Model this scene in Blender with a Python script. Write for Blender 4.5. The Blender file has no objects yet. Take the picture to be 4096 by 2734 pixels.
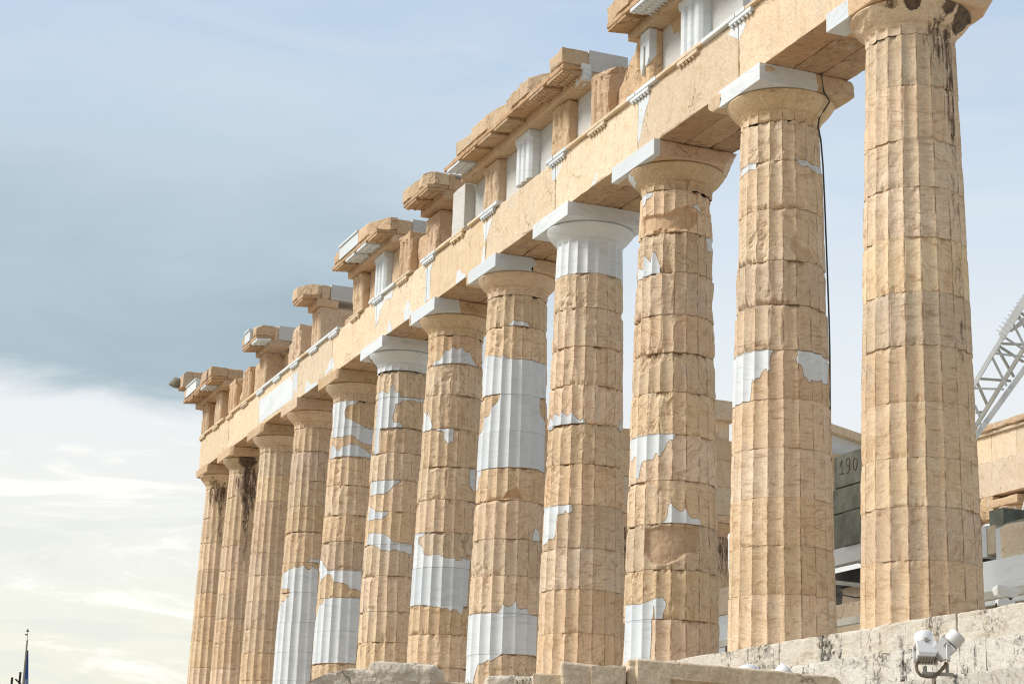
import bpy, math, random
import numpy as np
R_ = math.radians
sc = bpy.context.scene
# ---------------------------------------------------------------- camera
CAM = np.array([25.3112, -16.9352, -3.4692])
def cam_axes():
    yaw, pitch, roll = R_(21.6145), R_(14.7632), R_(1.9325)
    d = np.array([-math.cos(yaw)*math.cos(pitch), math.sin(yaw)*math.cos(pitch), math.sin(pitch)])
    r = np.cross(d, [0, 0, 1.]); r /= np.linalg.norm(r); u = np.cross(r, d)
    return r*math.cos(roll)+u*math.sin(roll), -r*math.sin(roll)+u*math.cos(roll), d
cr, cu, cd = cam_axes()
from mathutils import Matrix, Vector
cam = bpy.data.objects.new('camera', bpy.data.cameras.new('camera'))
sc.collection.objects.link(cam)
M = Matrix([[cr[0], cu[0], -cd[0], CAM[0]], [cr[1], cu[1], -cd[1], CAM[1]], [cr[2], cu[2], -cd[2], CAM[2]], [0, 0, 0, 1]])
cam.matrix_world = M
cam.data.sensor_width = 36.0
cam.data.lens = 7773.01/4096*36.0
cam.data.clip_end = 5000
sc.camera = cam
sc.cycles.filter_width = 1.15
# ---------------------------------------------------------------- light
sc.view_settings.view_transform = 'Standard'; sc.view_settings.look = 'None'
sc.view_settings.exposure = 0.0; sc.view_settings.gamma = 1
SUN_EL, SUN_AZ = 42.0, 0.0
sun_from = Vector((-0.34, -0.94, 0.90)).normalized()      # direction towards the sun
sl = bpy.data.lights.new('sun', 'SUN'); sl.energy = 3.5; sl.angle = R_(20); sl.color = (1.0, 0.95, 0.87)
so = bpy.data.objects.new('sun', sl); sc.collection.objects.link(so)
so.rotation_euler = sun_from.to_track_quat('Z', 'Y').to_euler()
w = bpy.data.worlds.new('World'); sc.world = w; w.use_nodes = True
nt = w.node_tree; nt.nodes.clear()
class NT:
    """small node helper"""
    def __init__(s, t): s.t = t
    def n(s, typ, ins=None, **kw):
        nd = s.t.nodes.new(typ)
        for k, v in kw.items(): setattr(nd, k, v)
        for k, v in (ins or {}).items():
            if isinstance(v, bpy.types.NodeSocket): s.t.links.new(v, nd.inputs[k])
            else: nd.inputs[k].default_value = v
        return nd
    def math(s, op, a, b=0.0, c=0.0, clamp=False):
        return s.n('ShaderNodeMath', {0: a, 1: b, 2: c}, operation=op, use_clamp=clamp).outputs[0]
    def mr(s, v, a, b, c=0.0, d=1.0, smooth=False):
        return s.n('ShaderNodeMapRange', {0: v, 1: a, 2: b, 3: c, 4: d}, interpolation_type='SMOOTHSTEP' if smooth else 'LINEAR').outputs[0]
    def mix(s, f, a, b, mode='MIX'):
        nd = s.n('ShaderNodeMix', data_type='RGBA', blend_type=mode)
        for i, v in ((0, f), (6, a), (7, b)):
            if isinstance(v, bpy.types.NodeSocket): s.t.links.new(v, nd.inputs[i])
            else: nd.inputs[i].default_value = v if i == 0 or len(v) == 4 else (*v, 1)
        return nd.outputs[2]
    def noise(s, vec, scale, detail=4, rough=.55, dist=0.0):
        return s.n('ShaderNodeTexNoise', {'Vector': vec, 'Scale': scale, 'Detail': detail, 'Roughness': rough, 'Distortion': dist}).outputs['Fac']
    def mapping(s, vec, scale=(1, 1, 1), rot=(0, 0, 0), loc=(0, 0, 0)):
        return s.n('ShaderNodeMapping', {'Vector': vec, 'Scale': scale, 'Rotation': rot, 'Location': loc}).outputs[0]
    def ramp(s, f, stops):
        nd = s.n('ShaderNodeValToRGB', {0: f}); e = nd.color_ramp.elements
        while len(e) < len(stops): e.new(.5)
        for i, (p, c) in enumerate(stops): e[i].position = p; e[i].color = (*c, 1)
        return nd.outputs[0]
N = NT(nt)
dirv = N.n('ShaderNodeTexCoord').outputs['Generated']
xyz = N.n('ShaderNodeSeparateXYZ', {0: dirv})
el = xyz.outputs[2]
az = N.n('ShaderNodeVectorMath', {0: dirv, 1: (0.3684, 0.9297, 0.0)}, operation='DOT_PRODUCT').outputs['Value']
sky = N.n('ShaderNodeTexSky', sky_type='NISHITA', sun_disc=False, sun_elevation=math.asin(sun_from.z), sun_rotation=math.atan2(sun_from.x, sun_from.y))
elt = N.math('ADD', el, N.math('MULTIPLY', N.math('SUBTRACT', N.noise(N.mapping(dirv, (1, 1, 3)), 3.0, 5, .5), .5), .05))
veil = N.ramp(elt, [(0.0, (.90, .88, .74)), (.10, (1.0, .985, .84)), (.16, (.98, .98, .93)), (.21, (.93, .96, .97)), (.26, (.86, .925, .98)), (.33, (.71, .82, .935)), (.42, (.53, .68, .87)), (.60, (.56, .66, .82)), (1.0, (.78, .84, .92))])
cloudn = N.noise(N.mapping(dirv, (1, 1, 2.6), loc=(3.1, 0, 0)), 4.5, 6, .55, .3)
c2 = N.noise(N.mapping(dirv, (1, 1, 4.5), loc=(1.3, 0, .4)), 9.0, 6, .55, .6)
col = N.mix(N.mr(c2, .35, .7, 0, .22), veil, (.97, .97, .93))
lowc = N.noise(N.mapping(dirv, (1, 1, 5.5), loc=(2.3, .7, 1.1)), 9.0, 7, .6, .8)
lowm = N.math('MULTIPLY', N.mr(lowc, .47, .60, 0, 1, True), N.mr(el, .21, .15, 0, 1, True))
col = N.mix(N.math('MULTIPLY', lowm, .5), col, (.86, .875, .84))
lowb = N.math('MULTIPLY', N.mr(lowc, .46, .34, 0, 1, True), N.mr(el, .22, .17, 0, 1, True))
col = N.mix(lowb, col, (1.15, 1.13, 1.04))
azn = N.math('ADD', az, N.math('MULTIPLY', N.math('SUBTRACT', cloudn, .5), .22))
m1 = N.mr(azn, -.13, .08, 1, 0, True)                       # grey bank fills the left of the view
eln = N.math('ADD', el, N.math('MULTIPLY', N.math('SUBTRACT', cloudn, .5), .07))
eln2 = N.math('ADD', eln, N.math('MULTIPLY', az, 0.05))
eln2 = N.math('ADD', eln2, N.math('MULTIPLY', N.math('SUBTRACT', c2, .5), .05))
m2 = N.mr(eln2, .195, .225, 0, 1, True); m3 = N.mr(el, .27, .42, 1, .0, True)
bank = N.math('MULTIPLY', N.math('MULTIPLY', m1, m2), m3)
bankcol = N.mix(N.mr(N.math('ADD', cloudn, N.mr(el, .2, .36, -.12, .25)), .3, .7), (.33, .45, .52), (.50, .62, .68))
col = N.mix(N.math('MULTIPLY', bank, .92), col, bankcol)
skyc = N.n('ShaderNodeVectorMath', {0: sky.outputs[0], 'Scale': 0.10}, operation='SCALE').outputs[0]
away = N.n('ShaderNodeVectorMath', {0: dirv, 1: (0.95, 0.30, 0.0)}, operation='DOT_PRODUCT').outputs['Value']
col = N.mix(N.mr(away, .05, .75, 0, .62, True), col, (.20, .24, .29))      # added dark sky behind the camera, unseen, cuts fill in the flutes
fin = N.mix(.12, col, skyc)
bg = N.n('ShaderNodeBackground', {'Color': fin, 'Strength': 1.0})
nt.links.new(bg.outputs[0], N.n('ShaderNodeOutputWorld').inputs[0])

# ---------------------------------------------------------------- materials
def newmat(name):
    m = bpy.data.materials.new(name); m.use_nodes = True
    t = m.node_tree; t.nodes.clear(); n = NT(t)
    bs = n.n('ShaderNodeBsdfPrincipled'); o = n.n('ShaderNodeOutputMaterial')
    t.links.new(bs.outputs[0], o.inputs[0])
    return m, n, bs
def link(n, a, b): n.t.links.new(a, b)
def attr(n, name): return n.n('ShaderNodeAttribute', attribute_name=name).outputs['Fac']
def old_stone(name, light, mid, dark, vein=(1.2, 1.2, 6.0), veinamt=.5, rustamt=.5, rough_bump=.35, fine=26.0, lichen=0.0, drum=False, streak=0.0, crack=1.0):
    m, n, bs = newmat(name)
    g = n.n('ShaderNodeNewGeometry').outputs['Position']
    rnd = n.n('ShaderNodeObjectInfo').outputs['Random']
    off = n.n('ShaderNodeCombineXYZ', {0: n.math('MULTIPLY', rnd, 37.0), 1: n.math('MULTIPLY', rnd, 91.0), 2: n.math('MULTIPLY', rnd, 53.0)}).outputs[0]
    p = n.n('ShaderNodeVectorMath', {0: g, 1: off}, operation='ADD').outputs[0]
    big = n.noise(p, .9, 5, .6)
    c = n.ramp(big, [(.28, mid), (.5, tuple((a_+b_)/2 for a_, b_ in zip(mid, light))), (.66, light)])
    md = n.noise(p, 3.4, 6, .68, .4); c = n.mix(n.mr(md, .52, .70, 0, .5, True), c, dark)
    pk_ = n.noise(n.mapping(p, loc=(9, 2, 5)), 1.2, 4, .6); c = n.mix(n.mr(pk_, .52, .68, 0, .4, True), c, (min(1, light[0]*.97), light[1]*.91, light[2]*.85))
    # bedding veins, tilted differently for every block
    tilt = n.n('ShaderNodeVectorRotate', {'Vector': p, 'Axis': (.6, .8, 0), 'Angle': n.math('MULTIPLY', n.math('SUBTRACT', rnd, .5), 2.2)}, rotation_type='AXIS_ANGLE').outputs[0]
    v = n.noise(n.mapping(tilt, vein), 2.3, 6, .65, .8)
    c = n.mix(n.mr(v, .50, .72, 0, veinamt, True), c, dark)
    v2 = n.noise(n.mapping(tilt, (1.5, 1.5, 11)), 3.1, 5, .6, .5)
    c = n.mix(n.mr(v2, .54, .68, 0, .45, True), c, tuple(min(1, x*1.22) for x in light))
    gw = n.noise(n.mapping(p, (1, 1, .6), loc=(4, 7, 1)), 1.6, 7, .7, .3)
    c = n.mix(n.mr(gw, .57, .68, 0, .5, True), c, (.66, .60, .50))
    # rust brown patina blotches
    r = n.noise(p, 2.1, 8, .72, .5)
    c = n.mix(n.mr(r, .60, .70, 0, rustamt, True), c, (.30, .175, .09))
    r2 = n.noise(n.mapping(p, (1, 1, .45)), 6.5, 8, .8, .2)
    c = n.mix(n.mr(r2, .62, .72, 0, rustamt*.8, True), c, (.36, .23, .13))
    if streak:
        s = n.noise(n.mapping(p, (5, 5, .5)), 2.2, 5, .65, .2)
        c = n.mix(n.mr(s, .50, .75, 0, streak, True), c, (.52, .30, .15))
    # cracks
    dpos = n.n('ShaderNodeVectorMath', {0: p, 1: n.n('ShaderNodeVectorMath', {0: n.n('ShaderNodeTexNoise', {'Vector': p, 'Scale': 3.0, 'Detail': 5}).outputs['Color'], 'Scale': .55}, operation='SCALE').outputs[0]}, operation='ADD').outputs[0]
    vo = n.n('ShaderNodeTexVoronoi', {'Vector': n.mapping(dpos, (1, 1, .8)), 'Scale': 1.15}, feature='DISTANCE_TO_EDGE').outputs['Distance']
    msk = n.mr(n.noise(p, 1.3, 3), .50, .60, 0, 1, True)
    ck = n.math('MULTIPLY', n.mr(vo, .004, .013, 1, 0), n.math('MULTIPLY', msk, .75*crack))
    c = n.mix(ck, c, (.20, .11, .055))
    # small pits
    pit = n.noise(p, 17, 3, .6)
    pk = n.mr(pit, .68, .74, 0, .55, True)
    c = n.mix(pk, c, (.22, .125, .06))
    sp = n.noise(p, 38, 4, .75)
    c = n.mix(n.mr(sp, .35, .62, .30, 0), c, (.30, .18, .095))
    sw = n.noise(n.mapping(tilt, (1, 1, 3)), 16, 4, .7); c = n.mix(n.mr(sw, .58, .70, 0, .45), c, tuple(min(1, x*1.3+.03) for x in light))
    fv = n.math('ABSOLUTE', n.math('SUBTRACT', n.noise(n.mapping(tilt, (1.2, 1.2, 4.5)), 2.6, 7, .62, .9), .5))
    c = n.mix(n.math('MULTIPLY', n.mr(fv, .002, .010, .6, 0), n.mr(big, .40, .55)), c, (.33, .19, .10))
    if drum:
        ar = attr(n, 'arris'); wn = n.noise(n.mapping(p, (3, 3, 1.1)), 3.2, 5, .7)
        lw = n.math('MULTIPLY', n.mr(ar, .86, .97, 0, 1, True), n.mr(wn, .42, .60, .12, .9, True))
        c = n.mix(lw, c, (.25, .135, .065))
        hl = n.math('MULTIPLY', n.mr(ar, .93, .99, 0, 1), n.mr(wn, .50, .36, 0, .5)); c = n.mix(hl, c, tuple(min(1, x*1.25) for x in light))
        dz = attr(n, 'dz'); c = n.mix(n.math('MULTIPLY', n.mr(dz, .004, .018, .8, 0), n.mr(n.noise(p, 2.7, 4), .38, .6, .12, 1)), c, (.15, .085, .045))
        ch = attr(n, 'chip'); c = n.mix(n.math('MULTIPLY', ch, .55), c, (.50, .30, .145))
        soot = attr(n, 'soot')
        sn = n.noise(n.mapping(p, (5, 5, .9)), 2.6, 8, .78)
        sk = n.mr(n.math('SUBTRACT', n.math('ADD', soot, sn), 1.0), -.10, .06, 0, .94, True)
        c = n.mix(sk, c, n.mix(n.mr(n.noise(p, 9, 4), .4, .6), (.035, .022, .014), (.12, .07, .035)))
    pd = attr(n, 'pd')
    if drum: c = n.mix(n.mr(pd, .006, .024, .75, 0), c, (.24, .14, .075))
    if lichen:
        ln = n.noise(p, 1.1, 8, .78, .3); ls = n.noise(n.mapping(p, (2.6, 2.6, .5)), 1.3, 7, .75)
        lm = n.math('MAXIMUM', n.mr(ln, .52, .60, 0, min(lichen, 1), True), n.mr(ls, .53, .60, 0, min(lichen, 1), True))
        lm = n.math('MULTIPLY', lm, n.mr(n.noise(p, .85, 3, .5), .46 if lichen < 1.2 else .36, .58 if lichen < 1.2 else .50, 0.05, 1, True))
        lm = n.math('MULTIPLY', lm, n.mr(n.noise(p, 11, 6, .8), (.42), .54, 0, 1, True))
        c = n.mix(lm, c, (.045, .042, .038))
    hsv = n.n('ShaderNodeHueSaturation', {'Hue': n.mr(rnd, 0, 1, .494, .503), 'Saturation': n.mr(n.math('FRACT', n.math('MULTIPLY', rnd, 7.3)), 0, 1, .86, 1.02), 'Value': n.mr(n.math('FRACT', n.math('MULTIPLY', rnd, 13.7)), 0, 1, .86, 1.07), 'Color': c}).outputs[0]
    link(n, hsv, bs.inputs['Base Color'])
    bs.inputs['Roughness'].default_value = .86
    h = n.math('ADD', n.math('MULTIPLY', n.noise(p, fine, 6, .7), .5), n.math('MULTIPLY', n.noise(p, 6, 6, .65), 1.4))
    h = n.math('SUBTRACT', h, n.math('ADD', n.math('MULTIPLY', ck, .8), n.math('MULTIPLY', pk, .5)))
    b = n.n('ShaderNodeBump', {'Height': h, 'Strength': rough_bump, 'Distance': .03}).outputs[0]
    link(n, b, bs.inputs['Normal'])
    return m
def new_marble(name, base=(.74, .775, .79), vein=(.50, .545, .58), bump=.05, amt=.55, rough=.6, bscale=30):
    m, n, bs = newmat(name)
    g = n.n('ShaderNodeNewGeometry').outputs['Position']
    rnd = n.n('ShaderNodeObjectInfo').outputs['Random']
    off = n.n('ShaderNodeCombineXYZ', {0: n.math('MULTIPLY', rnd, 17.0), 1: n.math('MULTIPLY', rnd, 71.0), 2: n.math('MULTIPLY', rnd, 33.0)}).outputs[0]
    p = n.n('ShaderNodeVectorMath', {0: g, 1: off}, operation='ADD').outputs[0]
    tilt = n.n('ShaderNodeVectorRotate', {'Vector': p, 'Axis': (.6, .8, 0), 'Angle': n.math('MULTIPLY', n.math('SUBTRACT', rnd, .5), 1.1)}, rotation_type='AXIS_ANGLE').outputs[0]
    v = n.noise(n.mapping(tilt, (.7, .7, 5)), 1.8, 7, .66, 1.4)
    cloud = n.noise(n.mapping(tilt, (.8, .8, 1.8)), 1.3, 4, .5)
    tone = n.mr(n.math('FRACT', n.math('MULTIPLY', rnd, 5.7)), .25, 1, 0, .75)
    base_ = n.mix(tone, base, tuple(x*y for x, y in zip(base, (.80, .835, .87))))
    c = n.mix(n.mr(cloud, .4, .75, 0, .6, True), base_, tuple(x*.86 for x in base))
    c = n.mix(n.mr(v, .52, .66, 0, amt, True), c, vein)
    thin = n.math('ABSOLUTE', n.math('SUBTRACT', n.noise(n.mapping(tilt, (.9, .9, 4)), 1.5, 6, .6, 1.0), .5))
    c = n.mix(n.math('MULTIPLY', n.mr(thin, .002, .014, .34, 0), n.mr(cloud, .46, .6)), c, tuple(x*.75 for x in vein))
    link(n, c, bs.inputs['Base Color']); bs.inputs['Roughness'].default_value = rough
    b = n.n('ShaderNodeBump', {'Height': n.noise(p, bscale, 5, .7), 'Strength': bump, 'Distance': .03}).outputs[0]
    link(n, b, bs.inputs['Normal'])
    return m
MAT = {}
MAT['drum'] = old_stone('weathered_marble_drums', (.86, .675, .46), (.74, .535, .32), (.47, .29, .15), veinamt=.9, rustamt=.7, drum=True, streak=.6, rough_bump=.2, crack=.45)
MAT['cap'] = old_stone('weathered_marble_capitals', (.79, .625, .42), (.69, .50, .305), (.48, .30, .16), drum=True, rustamt=.5, rough_bump=.22, crack=.7, streak=.3)
MAT['capb'] = old_stone('weathered_marble_slabs', (.75, .57, .37), (.65, .445, .26), (.46, .28, .145), veinamt=.7, rustamt=.6)
MAT['arch'] = old_stone('weathered_marble_beams', (.86, .71, .50), (.79, .62, .41), (.62, .42, .235), veinamt=.45, rustamt=.25, streak=.45, rough_bump=.2)
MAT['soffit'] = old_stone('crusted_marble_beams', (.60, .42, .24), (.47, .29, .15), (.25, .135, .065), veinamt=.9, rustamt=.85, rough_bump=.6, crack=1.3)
MAT['frieze'] = old_stone('weathered_marble_frieze', (.73, .54, .34), (.61, .415, .235), (.42, .26, .135), veinamt=.5, rustamt=.5, rough_bump=.6, fine=16)
MAT['step'] = old_stone('pale_step_marble', (.76, .73, .64), (.70, .645, .535), (.44, .36, .265), veinamt=.95, rustamt=.3, crack=1.3, lichen=1.0, rough_bump=.4)
MAT['step2'] = old_stone('lichened_step_marble', (.72, .70, .63), (.64, .60, .51), (.40, .345, .27), veinamt=.9, rustamt=.25, lichen=1.6, rough_bump=.6, crack=1.3)
MAT['rubble'] = old_stone('fallen_marble', (.74, .62, .45), (.68, .53, .36), (.52, .38, .24), rustamt=.2, rough_bump=.45)
MAT['boulder'] = old_stone('pale_boulder_marble', (.78, .72, .61), (.70, .60, .46), (.50, .40, .28), rustamt=.2, rough_bump=.8, lichen=.35, fine=12)
MAT['new'] = new_marble('new_white_marble')
MAT['newrough'] = new_marble('rough_new_marble', (.68, .67, .635), (.56, .55, .52), bump=.9, amt=.2, rough=.85, bscale=22)
def simple(name, col, rough=.5, metal=0.0, bump=0.0, var=.0, bscale=20):
    m, n, bs = newmat(name)
    g = n.n('ShaderNodeNewGeometry').outputs['Position']
    nz = n.noise(g, bscale, 5, .65); nz2 = n.noise(g, bscale*.2, 5, .6)
    c = n.mix(n.mr(nz2, .3, .7, 0, 1), tuple(x*(1-var) for x in col), tuple(min(1, x*(1+var)) for x in col))
    rv = n.mr(n.n('ShaderNodeObjectInfo').outputs['Random'], 0, 1, 1-var*.7, 1+var*.7)
    c = n.n('ShaderNodeHueSaturation', {'Value': rv, 'Color': c}).outputs[0]
    link(n, c, bs.inputs['Base Color']); bs.inputs['Roughness'].default_value = rough; bs.inputs['Metallic'].default_value = metal
    if bump:
        link(n, n.n('ShaderNodeBump', {'Height': nz, 'Strength': bump, 'Distance': .02}).outputs[0], bs.inputs['Normal'])
    return m
MAT['conc'] = simple('grey_green_concrete', (.165, .17, .135), .9, bump=.5, var=.3, bscale=14)
MAT['steelw'] = simple('white_painted_steel', (.66, .67, .66), .45, var=.10, bscale=8)
MAT['steelg'] = simple('grey_painted_steel', (.42, .41, .36), .5, var=.12, bscale=8)
MAT['lampw'] = simple('white_enamel', (.80, .80, .79), .35, var=.03)
MAT['lampg'] = simple('grey_cast_metal', (.27, .25, .22), .5, var=.1)
MAT['cable'] = simple('dark_rubber_cable', (.05, .055, .045), .6, var=.2)
MAT['conduit'] = simple('brown_conduit', (.20, .155, .11), .55, var=.15)
MAT['glass'] = simple('dark_lamp_glass', (.10, .11, .12), .08)
MAT['dark'] = simple('dark_iron_and_shade', (.045, .04, .035), .6, var=.2)
MAT['graff'] = simple('faded_red_paint', (.125, .075, .075), .9, var=.3, bscale=60)
MAT['ground'] = simple('dry_stony_earth', (.27, .22, .155), .95, bump=.8, var=.25, bscale=5)
MAT['grass'] = simple('dry_grass_stalks', (.20, .19, .07), .8, var=.3)
MAT['flagb'] = simple('flag_blue', (.10, .20, .50), .8, var=.1)
MAT['flagw'] = simple('flag_white', (.75, .78, .80), .8, var=.03)
MAT['lion'] = simple('grey_weathered_marble', (.27, .255, .20), .9, bump=.8, var=.25, bscale=24)

# ---------------------------------------------------------------- numpy noise
def _hash(ix, iy, iz, seed):
    h = (ix.astype(np.int64)*374761393 + iy.astype(np.int64)*668265263 + iz.astype(np.int64)*2147483647 + seed*1274126177) & 0xFFFFFFFF
    h = ((h ^ (h >> 13))*1103515245) & 0xFFFFFFFF
    h = ((h ^ (h >> 15))*2654435761) & 0xFFFFFFFF
    return ((h ^ (h >> 16)) & 0xFFFFFF)/float(0xFFFFFF)
def vn(P, scale, seed=0, octv=1, gain=.5):
    """value noise 0..1"""
    out = 0; a = 1.0; tot = 0
    sc_ = np.asarray(scale, float)
    for o in range(octv):
        Q = P*sc_*(2.03**o) + 17.3*o + seed*3.7
        F = np.floor(Q); f = Q-F; f = f*f*(3-2*f); I = F.astype(np.int64)
        x, y, z = I[..., 0], I[..., 1], I[..., 2]; s = seed*31+o
        c = lambda a_, b_, c_: _hash(x+a_, y+b_, z+c_, s)
        fx, fy, fz = f[..., 0], f[..., 1], f[..., 2]
        v = ((c(0,0,0)*(1-fx)+c(1,0,0)*fx)*(1-fy)+(c(0,1,0)*(1-fx)+c(1,1,0)*fx)*fy)*(1-fz) + ((c(0,0,1)*(1-fx)+c(1,0,1)*fx)*(1-fy)+(c(0,1,1)*(1-fx)+c(1,1,1)*fx)*fy)*fz
        out = out+a*v; tot += a; a *= gain
    return out/tot
def sst(a, b, x):
    t = np.clip((x-a)/(b-a), 0, 1); return t*t*(3-2*t)
def poly_sd(px_, py_, poly):
    """signed distance to polygon (negative inside) and the nearest boundary point"""
    P = np.asarray(poly, float); Q = np.roll(P, -1, 0)
    best = np.full(px_.shape, 1e18); bx = np.zeros(px_.shape); by = np.zeros(px_.shape); ins = np.zeros(px_.shape, bool)
    for (x0, y0), (x1, y1) in zip(P, Q):
        dx, dy = x1-x0, y1-y0; L = dx*dx+dy*dy+1e-12
        t = np.clip(((px_-x0)*dx+(py_-y0)*dy)/L, 0, 1); cx = x0+t*dx; cy = y0+t*dy
        d = (px_-cx)**2+(py_-cy)**2; m = d < best
        best = np.where(m, d, best); bx = np.where(m, cx, bx); by = np.where(m, cy, by)
        if y0 != y1:
            ins ^= ((y0 > py_) != (y1 > py_)) & (px_ < dx*(py_-y0)/(y1-y0)+x0)
    d = np.sqrt(best)
    return np.where(ins, -d, d), bx, by

# ---------------------------------------------------------------- objects
COL = sc.collection
def tag(o, label=None, cat=None, group=None, kind=None):
    if label: o['label'] = label
    if cat: o['category'] = cat
    if group: o['group'] = group
    if kind: o['kind'] = kind
    return o
def thing(name, label, cat, loc=(0, 0, 0), group=None, rz=0.0):
    o = bpy.data.objects.new(name, None); COL.objects.link(o); o.location = loc; o.rotation_euler = (0, 0, rz)
    o.empty_display_size = .2
    return tag(o, label, cat, group)
def mk(name, V, F, mat, parent=None, attrs=None, smooth=False, label=None):
    me = bpy.data.meshes.new(name)
    V = np.asarray(V, np.float32).reshape(-1, 3)
    if isinstance(F, np.ndarray):
        nf = len(F); k = F.shape[1]
        me.vertices.add(len(V)); me.vertices.foreach_set('co', V.ravel())
        me.loops.add(nf*k); me.loops.foreach_set('vertex_index', F.ravel().astype(np.int32))
        me.polygons.add(nf); me.polygons.foreach_set('loop_start', np.arange(0, nf*k, k, dtype=np.int32))
        try: me.polygons.foreach_set('loop_total', np.full(nf, k, dtype=np.int32))
        except Exception: pass
        me.update(calc_edges=True)
    else:
        me.from_pydata([tuple(map(float, v)) for v in V], [], F); me.update()
    me.polygons.foreach_set('use_smooth', np.full(len(me.polygons), bool(smooth)))
    for k_, v in (attrs or {}).items():
        a = me.attributes.new(k_, 'FLOAT', 'POINT'); a.data.foreach_set('value', np.asarray(v, np.float32).ravel())
    me.materials.append(mat)
    o = bpy.data.objects.new(name, me); COL.objects.link(o)
    if parent: o.parent = parent
    if label: o['label'] = label
    return o
def grid_faces(nr, nc, wrap=False):
    i = np.arange(nr-1)[:, None]; j = np.arange(nc if wrap else nc-1)[None, :]
    j2 = (j+1) % nc
    a = i*nc+j; b = i*nc+j2; c = (i+1)*nc+j2; d = (i+1)*nc+j
    return np.stack([a, b, c, d], -1).reshape(-1, 4)
class MB:
    """collects several shapes into one mesh"""
    def __init__(s): s.V = []; s.F = []; s.n = 0
    def add(s, V, F):
        V = np.asarray(V, float).reshape(-1, 3); s.V.append(V)
        for f in F: s.F.append([int(i)+s.n for i in f])
        s.n += len(V); return s
    def box(s, lo, hi):
        x0, y0, z0 = lo; x1, y1, z1 = hi
        return s.add([(x0,y0,z0),(x1,y0,z0),(x1,y1,z0),(x0,y1,z0),(x0,y0,z1),(x1,y0,z1),(x1,y1,z1),(x0,y1,z1)],
                     [(0,3,2,1),(4,5,6,7),(0,1,5,4),(1,2,6,5),(2,3,7,6),(3,0,4,7)])
    def tube(s, pts, r, n=8, r2=None, closed=True):
        pts = [np.asarray(p, float) for p in pts]; V = []; F = []
        for i, p in enumerate(pts):
            t = pts[min(i+1, len(pts)-1)]-pts[max(i-1, 0)]; t = t/np.linalg.norm(t)
            up = np.array([0, 0, 1.]) if abs(t[2]) < .9 else np.array([1., 0, 0])
            a = np.cross(t, up); a /= np.linalg.norm(a); b = np.cross(t, a)
            rr = r if r2 is None else r+(r2-r)*i/(len(pts)-1)
            for k in range(n):
                th = 2*math.pi*k/n; V.append(p+rr*(a*math.cos(th)+b*math.sin(th)))
        for i in range(len(pts)-1):
            for k in range(n):
                k2 = (k+1) % n; F.append((i*n+k, i*n+k2, (i+1)*n+k2, (i+1)*n+k))
        if closed: F.append(tuple(range(n))); F.append(tuple(reversed(range((len(pts)-1)*n, len(pts)*n))))
        return s.add(V, F)
    def bar(s, a, b, wdt, hgt):
        a = np.asarray(a, float); b = np.asarray(b, float); t = (b-a)/np.linalg.norm(b-a)
        up = np.array([0, 0, 1.]) if abs(t[2]) < .95 else np.array([1., 0, 0])
        u = np.cross(t, up); u /= np.linalg.norm(u); v = np.cross(u, t)
        V = [p+su*u*wdt/2+sv*v*hgt/2 for p in (a, b) for su, sv in ((-1,-1),(1,-1),(1,1),(-1,1))]
        return s.add(V, [(0,3,2,1),(4,5,6,7),(0,1,5,4),(1,2,6,5),(2,3,7,6),(3,0,4,7)])
    def prism(s, outline, y0, y1):      # outline in (x, z)
        n = len(outline); V = [(x, y0, z) for x, z in outline]+[(x, y1, z) for x, z in outline]
        F = [tuple(range(n)), tuple(reversed(range(n, 2*n)))]+[(i, i+n, (i+1) % n+n, (i+1) % n) for i in range(n)]
        return s.add(V, F)
    def lathe(s, prof, n=24, axis=None, org=(0, 0, 0)):   # prof [(r, h)], axis = unit vector
        ax = np.asarray(axis if axis is not None else (0, 0, 1.), float); ax = ax/np.linalg.norm(ax)
        up = np.array([0, 0, 1.]) if abs(ax[2]) < .9 else np.array([1., 0, 0])
        a = np.cross(ax, up); a /= np.linalg.norm(a); b = np.cross(ax, a); o = np.asarray(org, float)
        V = [o+ax*h+r*(a*math.cos(2*math.pi*k/n)+b*math.sin(2*math.pi*k/n)) for r, h in prof for k in range(n)]
        F = [(i*n+k, i*n+(k+1) % n, (i+1)*n+(k+1) % n, (i+1)*n+k) for i in range(len(prof)-1) for k in range(n)]
        F += [tuple(range(n)), tuple(reversed(range((len(prof)-1)*n, len(prof)*n)))]
        return s.add(V, F)
    def build(s, name, mat, parent=None, smooth=False, label=None, off=(0, 0, 0)):
        return mk(name, np.concatenate(s.V)-np.asarray(off, float), s.F, mat, parent, smooth=smooth, label=label)
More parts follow.
